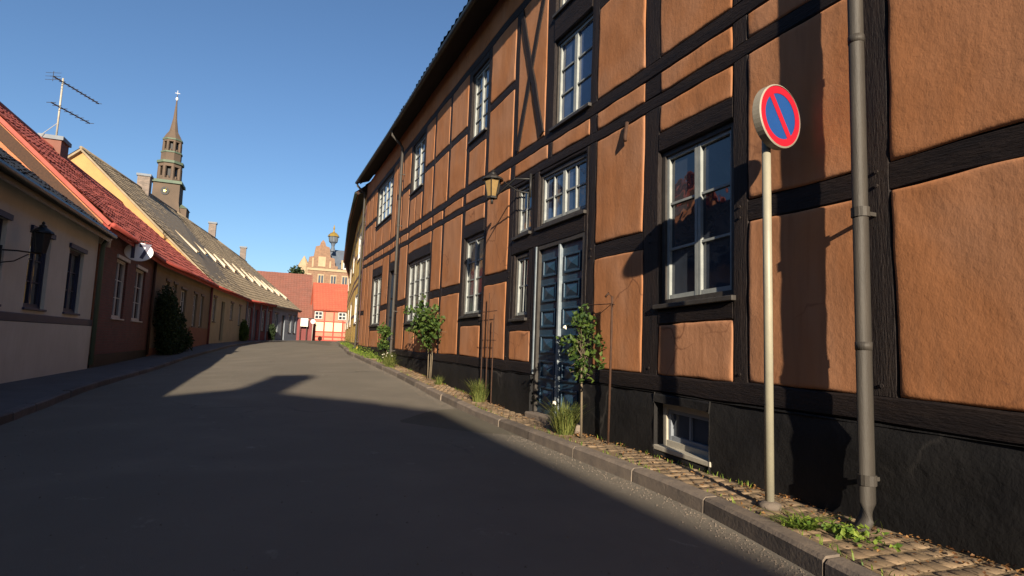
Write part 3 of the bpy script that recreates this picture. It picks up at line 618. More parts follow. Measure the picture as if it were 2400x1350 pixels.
# ------------------------------------------------------------------ plants
def leaf(mb, p, size, rnd, up=.3):
    a = Vector((rnd.gauss(0, 1), rnd.gauss(0, 1), rnd.gauss(0, 1)+up)).normalized(); b = a.orthogonal().normalized(); b.rotate(Matrix.Rotation(rnd.random()*6.28, 3, a)); c = a.cross(b)
    l, w_ = size*(.7+.6*rnd.random()), size*.42; q = a*size*.12
    mb.add([p, p+b*l*.4+c*w_+q, p+b*l, p+b*l*.4-c*w_+q, p+b*l*.45-q*.5], [(0, 1, 4), (1, 2, 4), (2, 3, 4), (3, 0, 4)])
def blade(mb, p, h, lean, rnd, w_=.006):
    d = Vector((rnd.gauss(0, 1), rnd.gauss(0, 1), 0)); d.normalize(); d *= lean*h*(.3+rnd.random()); s = Vector((-d.y, d.x, 0)).normalized()*w_; z = Vector((0, 0, 1))
    mb.add([p-s, p+s, p+s*.8+d*.35+z*h*.6, p-s*.8+d*.35+z*h*.6, p+d+z*h], [(0, 1, 2, 3), (3, 2, 4)])
def rose(name, label, base, h, blobs, nleaf, lsize, seed, stems=1, flowers=(), m=M_leaf):
    rnd = random.Random(seed); t = thing(name, label, 'shrub', base); B = Vector(base); mb = MB()
    for k in range(stems):
        o = Vector((rnd.gauss(0, .03), rnd.gauss(0, .03), 0)); tgt = Vector(blobs[k % len(blobs)][0])
        mb.tube([B+o, B+o*1.4+Vector((0, 0, h*.5)), (B+o+Vector((0, 0, h*.9))).lerp(Vector((tgt.x, tgt.y, B.z+h*.9)), .5), tgt], [.014, .012, .010, .005], 7)
    for c, r in blobs:
        c = Vector(c)
        for k in range(5):
            e = c+Vector((rnd.gauss(0, .55)*r[0], rnd.gauss(0, .55)*r[1], rnd.gauss(0, .5)*r[2])); mb.tube([Vector((B.x, B.y, B.z+h*.85)), c.lerp(e, .4), e], [.006, .004, .002], 5)
    mb.build('stem', M_bark, t, smooth=True); mb = MB(); tot = sum(r[0]*r[1]*r[2] for c, r in blobs)
    for c, r in blobs:
        cl = [Vector(c)+Vector((rnd.gauss(0, .5)*r[0], rnd.gauss(0, .5)*r[1], rnd.gauss(0, .5)*r[2])) for _ in range(16)]
        for k in range(int(nleaf*r[0]*r[1]*r[2]/tot)):
            q = rnd.choice(cl); p = q+Vector((rnd.gauss(0, .20)*r[0], rnd.gauss(0, .2)*r[1], rnd.gauss(0, .2)*r[2])); leaf(mb, p, lsize*(.5+rnd.random()), rnd)
    mb.build('foliage', m, t)
    for f in flowers:
        mb = MB(); f = Vector(f)
        for k in range(14): leaf(mb, f, .028, rnd, .2)
        mb.build('flower', M_petal, t)
    return t
rose('standard_rose', 'standard rose with one tall bare stem and leafy head right of the blue door', (3.22, 5.62, .12), 1.0,
     [((3.20, 5.70, 1.42), (.17, .16, .17)), ((3.20, 5.66, 1.18), (.17, .16, .15)), ((3.16, 5.52, 1.02), (.16, .20, .13)), ((3.2, 5.68, .86), (.10, .12, .10))], 430, .056, 3, 1, [(3.05, 5.78, 1.33)])
rose('climbing_rose', 'bushy rose on twin stems growing in front of the double window up the street', (3.28, 12.55, .26), 1.1,
     [((3.12, 12.5, 1.70), (.26, .55, .30)), ((3.14, 12.2, 1.38), (.26, .5, .26)), ((3.12, 12.9, 1.45), (.24, .45, .28)), ((3.15, 11.8, 1.55), (.2, .35, .22)), ((3.18, 12.4, 1.1), (.16, .35, .16))], 1050, .080, 5, 3)
rose('young_rose', 'small leafy rose beside the second door and far downpipe', (3.25, 17.6, .5), .7, [((3.15, 17.5, 1.35), (.16, .3, .22)), ((3.15, 17.6, 1.05), (.14, .25, .18))], 500, .08, 8, 1)
def tuft(name, label, base, r, h, n, m, seed, flowers=0, lv=False, group=None, cat='plant'):
    rnd = random.Random(seed); mb = MB(); B = Vector(base)
    for k in range(n):
        a = rnd.random()*6.28; q = r*math.sqrt(rnd.random())*.6; p = B+Vector((q*math.cos(a), q*math.sin(a), -.01))
        if lv: leaf(mb, B+Vector((rnd.gauss(0, .5)*r, rnd.gauss(0, .8)*r, abs(rnd.gauss(0, .5))*h)), .034, rnd, .8)
        else: blade(mb, p, h*(.25+.75*rnd.random()), r/h*2.1, rnd, .005)
    if flowers:
        t = thing(name, label, cat, base, group); mb.build('foliage', m, t)
        for k in range(flowers):
            f = MB(); p = B+Vector((rnd.uniform(-r, r)*.7-.05, rnd.uniform(-r, r)*.7, h*(.35+.5*rnd.random())))
            for j in range(12): leaf(f, p, .024, rnd)
            f.build('flower', M_petal, t)
        return t
    o = mb.build(name, m); o['label'] = label; o['category'] = cat
    if group: o['group'] = group
    return o
tuft('flowering_tuft', 'feathery grey green tuft with one white bloom at the foot of the standard rose', (3.19, 5.98, .12), .17, .42, 520, M_grass, 11, 1)
tuft('grass_tuft', 'bushy green grass tuft under the trellis by the black plinth', (3.26, 9.15, .15), .16, .42, 420, M_grass, 12)
tuft('grass_tuft', 'small grass tuft just right of the twin stemmed rose', (3.27, 11.7, .22), .10, .25, 180, M_grass, 13)
tuft('weed_patch', 'bright green leafy weeds on the pavement at the foot of the near downpipe', (3.05, 2.33, .12), .12, .04, 150, M_leafb, 14, lv=True)['kind'] = 'stuff'
tuft('grass_tuft', 'low grass at the kerb beside the near downpipe weeds', (2.93, 2.55, .12), .12, .06, 160, M_leafb, 15)
tuft('flower_clump', 'clump of white flowers at the foot of the second downpipe', (3.2, 16.9, .42), .22, .45, 360, M_grass, 16, 7)
tuft('grass_tuft', 'grass tuft at the kerb below the second downpipe', (3.05, 15.9, .36), .18, .3, 260, M_grass, 17)
for i, (x, y, h, lab) in enumerate([(3.15, 19.8, .28, 'first low weed clump beyond the second door'), (3.2, 21.4, .32, 'yellow green weed clump by the far end of the half-timbered house'), (3.2, 23.6, .30, 'rounded weed clump near the last downpipe of the orange house'), (3.35, 27.5, .55, 'leafy bush at the foot of the yellow house where the street bends'), (3.9, 33.5, .5, 'farthest bush along the right hand pavement at the bend')]):
    tuft('weed_clump', lab, (x, y, zr(y)+.08), .28+.1*(i > 2), h, 320, M_leafb if i < 3 else M_leaf, 20+i, lv=True, group='weeds along the right hand walls')['kind'] = 'stuff'
# dry leaves blown along the kerb and the wall
rnd = random.Random(5); mb = MB()
for k in range(1700):
    y = 1.5+rnd.random()**1.3*16; a, b = interp(KR, y)+.14, 3.41; x = (b-abs(rnd.gauss(0, .10))) if rnd.random() < .6 else rnd.uniform(a, b)
    if x > a and hsh(x*2, y*1.2, 12) > -.25: leaf(mb, Vector((x, y, zr(y)+KH+.004+.006*rnd.random())), .016+.014*rnd.random(), rnd, 3.0)
o = mb.build('leaf_litter', M_litter); stuff(tag(o, 'dry brown leaf litter scattered over the right hand pavement', 'leaves'))
# grit and sand gathered in the gutter and strewn over the near road
rnd = random.Random(8); mb = MB()
for k in range(3800):
    y = 2+rnd.random()**1.5*20; x = interp(KR, y)-.02-abs(rnd.gauss(0, .10)) if rnd.random() < .6 else rnd.uniform(interp(KL, y)+.05, interp(KR, y)-.05)
    q = .003+.006*rnd.random()**2; z = zroad(x, y)+.012*hsh(x*.5, y*.3)
    mb.add([(x-q, y-q*.7, z), (x+q*.8, y-q, z), (x+q*.2, y+q, z), (x, y, z+q*1.1)], [(0, 1, 3), (1, 2, 3), (2, 0, 3)])
o = mb.build('road_grit', M_kerb); stuff(tag(o, 'fine grit and sand lying on the asphalt and in the gutter', 'grit'))
# thin verge of grass in the pavement joints far up the street
rnd = random.Random(99); mb = MB()
for k in range(2600):
    y = rnd.uniform(17.5, 34); x = lerp(interp(KR, y)+.1, interp(WR, y)-.02, rnd.random()**.8)
    if hsh(x*2.5, y*.9, 3) > -.05: blade(mb, Vector((x, y, zr(y)+KH-.01)), .05+.09*rnd.random(), .6, rnd, .007)
for k in range(900):
    y = rnd.uniform(1.6, 17); x = rnd.choice((interp(KR, y)+.14+abs(rnd.gauss(0, .02)), 3.41-abs(rnd.gauss(0, .03))))
    if hsh(x*3, y*1.5, 7) > .02: blade(mb, Vector((x, y, zr(y)+KH-.01)), .02+.04*rnd.random(), .8, rnd, .004)
o = mb.build('verge_grass', M_leafb); stuff(tag(o, 'thin green grass growing in the right hand pavement joints', 'grass'))

# ------------------------------------------------------------------ houses on the left
def house_block(name, label, p0, p1, e0, e1, r0, r1, wallm, roofm, holes=(), plinth=None, gablem=None, band=None, cols=60, rows=16, eave=.28, verge=.12, gutm=None, amp=.03, left=True, zb0=None, frw=None, glass=None, leaves=2, wrows=3, sash=None, cat='house', depth=.14):
    """house: front wall with openings, both gables, tiled slopes, gutter; r = ridge ends, e = eave heights"""
    t = thing(name, label, cat, (p0[0], p0[1], 0)); F = frame(p0, p1, left); L = F.L; zlo = min(zl(p0[1]), zl(p1[1]))-.1
    et = max(e0, e1)
    FW = Fr(p0, p1); FW.n = F.n; FW.warp = lambda s, z, o: (s, z if z < et-.01 else lerp(e0, e1, s/L), o)
    wall_holes(MB(), FW, 0, L, zlo, et, [h[:4] for h in holes], depth).build('wall', wallm, t)
    n = F.n; P0, P1 = Vector((*p0, 0)), Vector((*p1, 0)); N = Vector((n.x, n.y, 0)); U = Vector((F.u.x, F.u.y, 0)); R0, R1 = Vector(r0), Vector(r1)
    w0 = (Vector((R0.x, R0.y, 0))-P0); w1 = (Vector((R1.x, R1.y, 0))-P1); B0, B1 = P0+w0*2, P1+w1*2
    for (P, Bk, Rr, e, sg) in ((P0, B0, R0, e0, 1), (P1, B1, R1, e1, -1)):
        off = U*.004*sg
        MB().add([P+Vector((0, 0, zlo))+off, Bk+Vector((0, 0, zlo))+off, Bk+Vector((0, 0, e))+off, Rr-Vector((0, 0, .06))+off, P+Vector((0, 0, e))+off], [(0, 1, 2, 3, 4)]).build('gable', gablem or wallm, t)
    MB().quad(B0+Vector((0, 0, zlo)), B1+Vector((0, 0, zlo)), B1+Vector((0, 0, e1)), B0+Vector((0, 0, e0))).build('back_wall', wallm, t)
    MB().quad(*[F(s, z, -depth-.25) for s, z in ((.02, zlo), (L-.02, zlo), (L-.02, min(e0, e1)-.1), (.02, min(e0, e1)-.1))]).build('inner_wall', M_dark, t)
    sl0 = (R0.z-e0)/w0.length; sl1 = (R1.z-e1)/w1.length; ev = U*verge
    E0 = P0+w0.normalized()*-eave+Vector((0, 0, e0-eave*sl0+.10))-ev; E1 = P1+w1.normalized()*-eave+Vector((0, 0, e1-eave*sl1+.10))+ev
    tiled('roof_tiles', roofm, E0, E1, R0-ev+Vector((0, 0, .10)), R1+ev+Vector((0, 0, .10)), t, cols, rows, amp)
    G0 = B0+w0.normalized()*eave+Vector((0, 0, e0-eave*sl0+.10))-ev; G1 = B1+w1.normalized()*eave+Vector((0, 0, e1-eave*sl1+.10))+ev
    tiled('roof_tiles', roofm, G0, G1, R0-ev+Vector((0, 0, .10)), R1+ev+Vector((0, 0, .10)), t, max(6, cols//5), 3, amp)
    m = MB(); m.tube([R0-ev+Vector((0, 0, .14)), R0.lerp(R1, .5)+Vector((0, 0, .13)), R1+ev+Vector((0, 0, .14))], .09, 8); m.build('ridge_cap', roofm, t, smooth=True)
    gu = MB(); gu.tube([E0+N*.05-Vector((0, 0, .05)), E1+N*.05-Vector((0, 0, .05))], .07, 8); gu.build('gutter', gutm or M_gutter, t, smooth=True)
    fb = MB(); fb.hexa([E0-Vector((0, 0, .22))+N*-.02, E1-Vector((0, 0, .22))+N*-.02, P1+Vector((0, 0, e1-.16)), P0+Vector((0, 0, e0-.16)), E0-Vector((0, 0, .08)), E1-Vector((0, 0, .08)), P1+Vector((0, 0, e1+.06)), P0+Vector((0, 0, e0+.06))]); fb.build('eave_board', gutm or M_gutter, t)
    for h in holes:
        a, b, c, d = h[:4]; kind = h[4] if len(h) > 4 else 'w'
        if kind == 'w':
            window(F, a, b, c, d, t, leaves, 1, wrows, sash or M_winw, glass or M_glass, fr=frw or M_frame, o=-depth+.06)
            m = MB(); fbox(m, F, a-.08, b+.08, d, d+.10, .002, .05); m.build('window_hood', frw or M_frame, t)
        else:
            m = MB(); fbox(m, F, a, b, c, d, -depth-.05, -depth); dd = m.build('door', h[5] if len(h) > 5 else M_door, t)
            for r in range(3): m = MB(); fbox(m, F, a+.14, b-.14, c+.15+r*.62, c+.65+r*.62, -depth+.0005, -depth+.02); m.build('door_field', h[5] if len(h) > 5 else M_door, dd)
    if plinth: m = MB(); fbox(m, F, 0, L, zlo, plinth[0], .0, .03); m.build('plinth', plinth[1], t)
    if band: m = MB(); fbox(m, F, 0, L, band[0], band[1], .001, .05); m.build('sill_band', band[2], t, bevel=.01)
    t['_F'] = 0; del t['_F']
    return t, F
house_block('town_house', 'tall two storey house behind the viewpoint on the left, beyond the low houses', (-4.4, -44), (-4.4, -19.6), 9.75, 9.75, (-7.7, -44, 10.9), (-7.7, -19.6, 10.9), M_ochre, M_brownred, [(s, s+1.1, z, z+1.6) for s in (2, 6, 10, 14, 18, 22) for z in (1.2, 4.6)], cols=60, rows=8)
house_block('low_house', 'low grey plastered house behind the viewpoint on the left', (-4.4, -19.55), (-4.4, 1.9), 3.75, 3.75, (-7.6, -19.55, 6.0), (-7.6, 1.9, 6.0), M_cream, M_brownred, [(s, s+1.1, 1.4, 2.95) for s in (2, 6, 10, 14)], cols=60, rows=10)
hw_, FWh = house_block('white_house', 'low pale plastered house with dark slate roof and navy sill band at the left edge', (-4.4, 2), (-4.4, 18.2), 3.78, 3.78, (-8.4, 2, 6.75), (-8.4, 18.2, 6.75), M_white, M_slate,
    [(a-2, b-2, 1.50, 2.98) for a, b in ((3.6, 4.7), (6.2, 7.3), (8.8, 9.9), (11.35, 12.6), (13.7, 14.8), (16.0, 17.1))], band=(1.22, 1.38, M_navy), gutm=M_gutter, cols=66, rows=14, frw=M_navy, leaves=2, wrows=3, sash=M_navy, verge=.05)
m = MB(); m.hexa([FWh(0, .0, .002), FWh(16.2, .0, .002), FWh(16.2, .0, .045), FWh(0, .0, .045), FWh(0, 1.215, .002), FWh(16.2, 1.215, .002), FWh(16.2, 1.215, .045), FWh(0, 1.215, .045)]); m.build('wall_base', M_white, hw_)
m = MB(); m.tube([(-4.25, 18.30, 3.55), (-4.31, 18.3, 3.40), (-4.31, 18.30, .2)], .055, 12); m.build('downpipe', M_copper, hw_, smooth=True)
m = MB(); m.hexa([(-4.66, 18.2, 3.55), (-4.36, 18.2, 3.40), (-4.36, 18.36, 3.40), (-4.66, 18.36, 3.55), (-4.80, 18.2, 4.02), (-4.14, 18.2, 3.80), (-4.14, 18.36, 3.80), (-4.80, 18.36, 4.02)]); m.build('eave_end', M_zinc, hw_)
hb, FB = house_block('brick_house', 'dark red brick house with red tiled roof and tall white window frames', (-4.4, 18.4), (-4.4, 25.95), 4.12, 4.12, (-8.6, 18.4, 8.1), (-8.6, 25.95, 8.1), M_brick, M_redtile,
    [(1.9, 3.3, 1.50, 3.30), (4.55, 6.15, 1.5, 3.3)], plinth=(.45, M_tar), gablem=M_obrick, gutm=M_fred, cols=30, rows=18, frw=M_winw, verge=.4)
m = MB(); m.hexa([(-4.32, 18.05, 3.58), (-4.32, 18.14, 3.58), (-8.6, 18.14, 7.62), (-8.6, 18.05, 7.62), (-4.32, 18.05, 3.92), (-4.32, 18.14, 3.92), (-8.6, 18.14, 8.02), (-8.6, 18.05, 8.02)]); m.build('verge_shade_board', M_rust, hb)  # brown board added to stand for the shaded strip under the verge
m = MB(); m.tube([(-4.2, 18.62, 3.98), (-4.2, 18.66, 3.84), (-4.30, 18.75, 3.60), (-4.32, 18.78, 3.4)], .06, 12); m.build('pipe_neck', M_lit, hb, smooth=True)
m = MB(); m.tube([(-4.33, 25.85, 3.9), (-4.33, 25.85, .25)], .05, 10); m.build('downpipe', M_rust, hb, smooth=True)
he, FE = house_block('beige_house', 'beige and rust plastered low house with red tiled roof behind the dark bush', (-4.4, 26), (-3.45, 37.95), 4.12, 4.15, (-8.6, 26, 8.1), (-8.35, 37.95, 8.2), M_beige, M_redtile,
    [(2.0, 2.6, 2.5, 3.3), (3.3, 3.9, 2.5, 3.3), (4.8, 5.9, 1.6, 3.2), (7.6, 8.5, 1.5, 3.2), (9.4, 10.2, 1.5, 3.2)], plinth=(.5, M_rust2), gutm=M_fred, cols=44, rows=18)
m = MB(); fbox(m, FE, 6.9, 11.9, .4, 1.45, .031, .05); m.build('rust_dado', M_rust2, he)
m = MB(); m.tube([(-3.37, 37.8, 4.0), (-3.37, 37.8, .5)], .06, 10); m.build('downpipe', M_wine, he, smooth=True)
hc, FC = house_block('cream_house', 'cream plastered house with tall brown tiled roof and ochre gable beside the church tower', (-3.45, 38), (-2.05, 52), 4.2, 4.3, (-10.4, 38, 11), (-7.9, 53.5, 10.9), M_cream, M_olive,
    [(1.0, 1.9, 1.9, 3.4), (3.6, 4.8, .75, 3.3, 'd', M_frame), (6.9, 8.1, 2.2, 3.4), (10.6, 11.6, 1.9, 3.4)], gablem=M_ochre, gutm=M_fred, cols=50, rows=26, verge=.2)
hd, FD = house_block('wine_house', 'wine red low house under the long brown roof midway up the street', (-2.05, 52.05), (-.02, 59), 4.3, 4.3, (-7.9, 53.55, 10.9), (-5.5, 61.5, 10.1), M_wine, M_olive,
    [(.6, 1.4, 1.6, 3.5), (2.3, 3.2, .8, 3.4, 'd', M_door), (4.2, 5.1, 1.6, 3.5), (5.9, 6.7, 1.6, 3.5)], gutm=M_fred, cols=26, rows=26)
hf, FF = house_block('blue_grey_house', 'blue grey low house with white windows at the top of the left hand row', (0, 59.05), (2.5, 66), 4.25, 4.15, (-5.5, 61.55, 10.1), (-3.1, 68.5, 9.0), M_bluegrey, M_olive,
    [(.6, 1.5, 1.6, 3.4), (2.6, 3.5, .8, 3.3, 'd', M_frame), (4.5, 5.4, 1.6, 3.4), (6.0, 6.8, 1.6, 3.4)], gutm=M_frame, cols=26, rows=24)
# pilasters that stripe the wine house
for a in (0.1, 1.75, 3.65, 5.4): m = MB(); fbox(m, FD, a, a+.22, .5, 4.1, .002, .06); m.build('pilaster', M_bluegrey, hd)

def chimney(label, x, y, z0, z1, w_, m, d_=None, lean=0):
    t = thing('chimney', label, 'chimney', (x, y, z0), 'chimneys on the left hand roofs'); h = w_/2; d = (d_ or w_)/2
    MB().box(x-h, x+h, y-d, y+d, z0, z1-.16).build('stack', m, t)
    MB().box(x-h-.07, x+h+.07, y-d-.07, y+d+.07, z1-.158, z1).build('chimney_cap', M_bluegrey if m is not M_redtile else M_dark, t)
    return t
CH = brickmat('sooty_brick', (.20, .16, .14), (.14, .115, .10), (.13, .11, .1))
chimney('squat red chimney carrying the television aerial on the red roof', -8.6, 28.0, 7.5, 8.75, .7, M_brownred, .9)
chimney('broad grey chimney left of the church tower', -8.95, 46.5, 10.0, 12.1, .75, CH)
chimney('slim grey chimney on the middle of the brown ridge', -6.0, 62.3, 9.2, 12.0, .62, CH)
chimney('small dark chimney at the far end of the left hand ridges', -3.5, 69.5, 8.0, 10.9, .6, CH)
chimney('broad chimney on the tall house behind the viewpoint', -7.6, -20.5, 9.5, 12.3, .8, CH)
# aerial
t = thing('tv_aerial', 'grey television aerial with two antenna arms on the red roof chimney', 'aerial', (-8.45, 27.6, 8.7)); ax, ay = -8.45, 27.6
m = MB(); m.tube([(ax, ay, 8.6), (ax+.0, ay, 11.15)], .035, 8); m.build('mast', M_zinc, t, smooth=True)
adir = Vector((.36, .93, 0)).normalized(); sd2 = Vector((adir.y, -adir.x, 0))
for z, a0, a1, n_, w_ in ((11.0, -.5, 2.1, 12, .13), (9.95, -.45, 1.7, 8, .18)):
    m = MB(); A = Vector((ax, ay, z)); m.tube([A+adir*a0, A+adir*a1], .026, 6)
    for k in range(n_): q = A+adir*lerp(a0, a1, k/(n_-1)); m.tube([q-sd2*w_, q+sd2*w_], .012, 4)
    if z > 10.5:
        for dz in (-.14, 0, .14): m.tube([A+adir*a0-sd2*.3+Vector((0, 0, dz)), A+adir*a0+sd2*.3+Vector((0, 0, dz))], .008, 4)
        m.tube([A+adir*a0-Vector((0, 0, .2)), A+adir*a0+Vector((0, 0, .2))], .01, 4)
    m.build('antenna', M_frame, t)
m = MB(); m.tube([(ax, ay, 9.3), (ax-.6, ay-.3, 8.4)], .012, 5); m.build('stay', M_zinc, t)
# roof hatches / shed dormers on the brown roofs, their sunlit cheeks face down the street
def dormer(house_, pe, pr, wdt, lift, m=M_cheek):
    """low wedge between a lower and an upper point of a roof slope"""
    pe, pr = Vector(pe), Vector(pr); U = Vector((.12, .99, 0)).normalized()*wdt; up = Vector((0, 0, lift)); ext = (pe-pr).normalized()
    A, B = pe+Vector((.0, 0, .08)), pr+Vector((0, 0, .1))
    mb = MB(); mb.hexa([A, A+U, B+U, B, A+up, A+U+up, B+U+up*.22, B+up*.22]); o = mb.build('dormer', m, house_)
    m2 = MB(); n = up.normalized()
    e = (A-B).normalized()*.15; m2.hexa([A+up+e, A+U+up+e, B+U+up*.22, B+up*.22, A+up+e+n*.06, A+U+up+e+n*.06, B+U+up*.22+n*.06, B+up*.22+n*.06]); m2.build('dormer_roof', M_olive, o)
    m3 = MB(); s = Vector((.03, 0, 0)); m3.quad(A+U*.15+up*.15+s, A+U*.85+up*.15+s, A+U*.85+up*.9+s, A+U*.15+up*.9+s); m3.build('dormer_window', M_glass, o)
def roofpt(E0, E1, R0, R1, u, v):
    E0, E1, R0, R1 = map(Vector, (E0, E1, R0, R1)); return E0.lerp(E1, u).lerp(R0.lerp(R1, u), v)
RC = ((-3.45, 38, 4.25), (-2.05, 52, 4.35), (-10.4, 38, 11.05), (-7.9, 53.5, 10.95))
RD = ((-2.05, 52, 4.35), (-.02, 59, 4.35), (-7.9, 53.5, 10.95), (-5.5, 61.5, 10.15)); RF = ((0, 59, 4.3), (2.5, 66, 4.2), (-5.5, 61.5, 10.15), (-3.1, 68.5, 9.05))
DORM = [(hc, RC, .33, .29, .50), (hc, RC, .62, .36, .50), (hc, RC, .84, .35, .50)] + [(hd, RD, .05, .34, .50), (hd, RD, .30, .32, .50), (hd, RD, .56, .29, .49), (hd, RD, .82, .27, .48), (hf, RF, .04, .25, .46), (hf, RF, .22, .23, .45), (hf, RF, .42, .21, .43), (hf, RF, .62, .19, .40), (hf, RF, .82, .15, .36)]
for hh, q, u, v0, v1 in DORM: dormer(hh, roofpt(*q, u, v0), roofpt(*q, u, v1), .55, .27)
# wall lantern and oval sign on the left
lantern('iron_lantern', 'black iron lantern on a scrolled bracket on the pale plastered house at left', (-4.36, 12.35, 2.42), (-4.0, 12.95, ), 2.84, .24, .34, M_dark)
t = thing('oval_sign', 'oval white sign with dark numerals hanging from the dark red brick house', 'sign', (-4.36, 21.6, 3.6))
OC = Vector((-4.00, 21.0, 3.60)); n = 32; mb = MB(); vs = []
for yy, sc in ((-.03, .94), (-.03, 1), (.03, 1), (.03, .94)):
    for k in range(n): a = 2*math.pi*k/n; vs.append(OC+Vector((.39*sc*math.cos(a), yy, .29*sc*math.sin(a))))
mb.add(vs, [(i*n+k, i*n+(k+1) % n, (i+1)*n+(k+1) % n, (i+1)*n+k) for i in range(3) for k in range(n)]+[tuple(range(n)), tuple(3*n+k for k in range(n))]); mb.build('sign_board', M_oval, t)
fc = bpy.data.curves.new('numerals', 'FONT'); fc.body = '17'; fc.size = .62; fc.extrude = .006; fc.align_x = 'CENTER'; fc.align_y = 'CENTER'; fc.offset = .02
fo = bpy.data.objects.new('numerals', fc); C.objects.link(fo); fo.location = OC+Vector((0, -.038, 0)) ; fo.rotation_euler = (R(90), 0, 0)
dg = bpy.context.evaluated_depsgraph_get(); me = bpy.data.meshes.new_from_object(fo.evaluated_get(dg)); mw = fo.matrix_basis.copy(); bpy.data.objects.remove(fo)
me.materials.clear(); me.materials.append(M_char); me.transform(mw); o = bpy.data.objects.new('numerals', me); C.objects.link(o); o.parent = t; o.matrix_parent_inverse = Matrix.Translation(-t.location)
m = MB(); m.tube([(-4.4, 21.0, 3.95), (-3.7, 21.0, 3.95)], .015, 6); m.tube([(-4.4, 21.0, 3.6), (-4.34, 21.0, 3.6)], .015, 6); m.tube([(-4.15, 21.0, 3.95), (-4.15, 21.0, 3.85)], .01, 6); m.tube([(-3.85, 21.0, 3.95), (-3.85, 21.0, 3.84)], .01, 6); m.build('sign_bracket', M_black, t)
# shrubs on the left
def bush(name, label, base, blobs, nleaf, ls, m, seed, stems=3):
    rnd = random.Random(seed); t = thing(name, label, 'shrub', base, None); B = Vector(base); mb = MB()
    for k in range(stems): c = Vector(blobs[k % len(blobs)][0]); mb.tube([B+Vector((rnd.gauss(0, .08), rnd.gauss(0, .08), 0)), B.lerp(c, .5)+Vector((rnd.gauss(0, .05), 0, 0)), c], [.04, .03, .012], 6)
    mb.build('stem', M_bark, t, smooth=True); mb = MB(); tot = sum(r[0]*r[1]*r[2] for c, r in blobs)
    for c, r in blobs:
        for k in range(int(nleaf*r[0]*r[1]*r[2]/tot)):
            d = Vector((rnd.gauss(0, 1), rnd.gauss(0, 1), rnd.gauss(0, 1))).normalized()*(rnd.random()**.45); q = 1+.22*hsh(d.x*3+c[0], d.y*3, d.z*3+seed)
            leaf(mb, Vector(c)+Vector((d.x*r[0]*q, d.y*r[1]*q, d.z*r[2]*q)), ls, rnd)
    mb.build('foliage', m, t); return t
bush('dark_bush', 'large dark evergreen bush against the beige house on the left pavement', (-4.0, 27.6, .2), [((-4.0, 27.3, 1.7), (.42, 1.2, 1.1)), ((-3.9, 28.6, 1.2), (.45, 1.5, .95)), ((-3.7, 30.2, .75), (.40, 1.1, .55)), ((-4.0, 26.8, 2.3), (.35, .7, .75)), ((-3.9, 28.2, .6), (.5, 1.8, .5))], 9000, .11, M_leafd, 31)
bush('column_shrub', 'upright green shrub by the cream house with sun on its top', (-2.0, 49.8, .65), [((-2.0, 49.8, 1.35), (.38, .55, .72)), ((-2.0, 49.8, 1.9), (.25, .35, .45))], 2200, .12, M_leaf, 32)
bush('small_shrub', 'dark small shrub in front of the wine red house', (.05, 58.2, .8), [((.05, 58.2, 1.5), (.3, .4, .8))], 900, .13, M_leafd, 33)
# bins/box at the far end of the left row
t = thing('white_notice_board', 'bright white notice board on a dark wall at the top of the street', 'board', (3.0, 65.5, .8))
MB().box(2.80, 3.55, 65.3, 65.42, 2.35, 3.22).build('board', M_lit, t); m = MB(); m.tube([(2.8, 65.45, .7), (2.8, 65.45, 2.6)], .04, 6); m.tube([(3.45, 65.45, .7), (3.45, 65.45, 2.6)], .04, 6); m.build('post', M_black, t)
t = thing('round_road_sign', 'small round white road sign on a thin pole at the top of the street', 'sign', (3.9, 63, .8))
m = MB(); m.tube([(3.9, 63, .75), (3.9, 63, 2.9)], .035, 8); m.build('pole', M_zinc, t, smooth=True)
m = MB(); m.tube([(3.9, 62.93, 2.85), (3.9, 62.96, 2.85)], .24, 24); m.build('sign_face', M_lit, t)
t = thing('garden_wall', 'dark low wall closing the top of the left hand row', 'wall', (2.5, 66, .8)); MB().box(2.5, 4.1, 66.0, 66.4, .5, 3.2).build('wall', M_wine, t); MB().box(2.46, 4.14, 65.95, 66.45, 3.201, 3.30).build('coping', M_dark, t)

# ------------------------------------------------------------------ far end of the street
def far_house(name, label, x0, x1, y0, y1, ze, zr_, wallm, roofm, cols, rows, zb=.5):
    t = thing(name, label, 'house', (x0, y0, zb)); ym = (y0+y1)/2
    MB().box(x0, x1, y0+.02, y1, zb, ze).build('wall', wallm, t)
    mb = MB()
    for x in (x0, x1): mb.add([(x, y0, ze), (x, y1, ze), (x, ym, zr_)], [(0, 1, 2)])
    mb.build('gable', wallm, t)
    tiled('roof_tiles', roofm, (x0-.2, y0-.3, ze-.15), (x1+.2, y0-.3, ze-.15), (x0-.2, ym, zr_), (x1+.2, ym, zr_), t, cols, rows)
    tiled('roof_tiles', roofm, (x0-.2, y1+.3, ze-.15), (x1+.2, y1+.3, ze-.15), (x0-.2, ym, zr_), (x1+.2, ym, zr_), t, cols//3, 3)
    return t
fh = far_house('red_timbered_house', 'small salmon and red half-timbered house with orange roof closing the street', 4.35, 12.5, 68, 75, 4.45, 7.7, M_fpink, M_orange, 26, 14)
for z in (.95, 1.35, 1.9, 3.05, 4.3): m = MB(); m.box(4.35, 12.5, 67.93, 68.015, z-.06, z+.06); m.build('rail', M_fred, fh)
for k in range(9): x = 4.42+k*1.0; m = MB(); m.box(x-.06, x+.06, 67.94, 68.012, .8, 4.3); m.build('post', M_fred, fh)
for k in range(8):
    x = 4.42+k; 
    if k < 3: m = MB(); m.box(x+.08, x+.92, 67.955, 68.01, 1.97, 2.98); m.build('infill_panel', M_fcream, fh)
    m = MB(); m.box(x+.08, x+.92, 67.96, 68.01, 1.42, 1.83); m.build('infill_panel', M_fpink, fh)
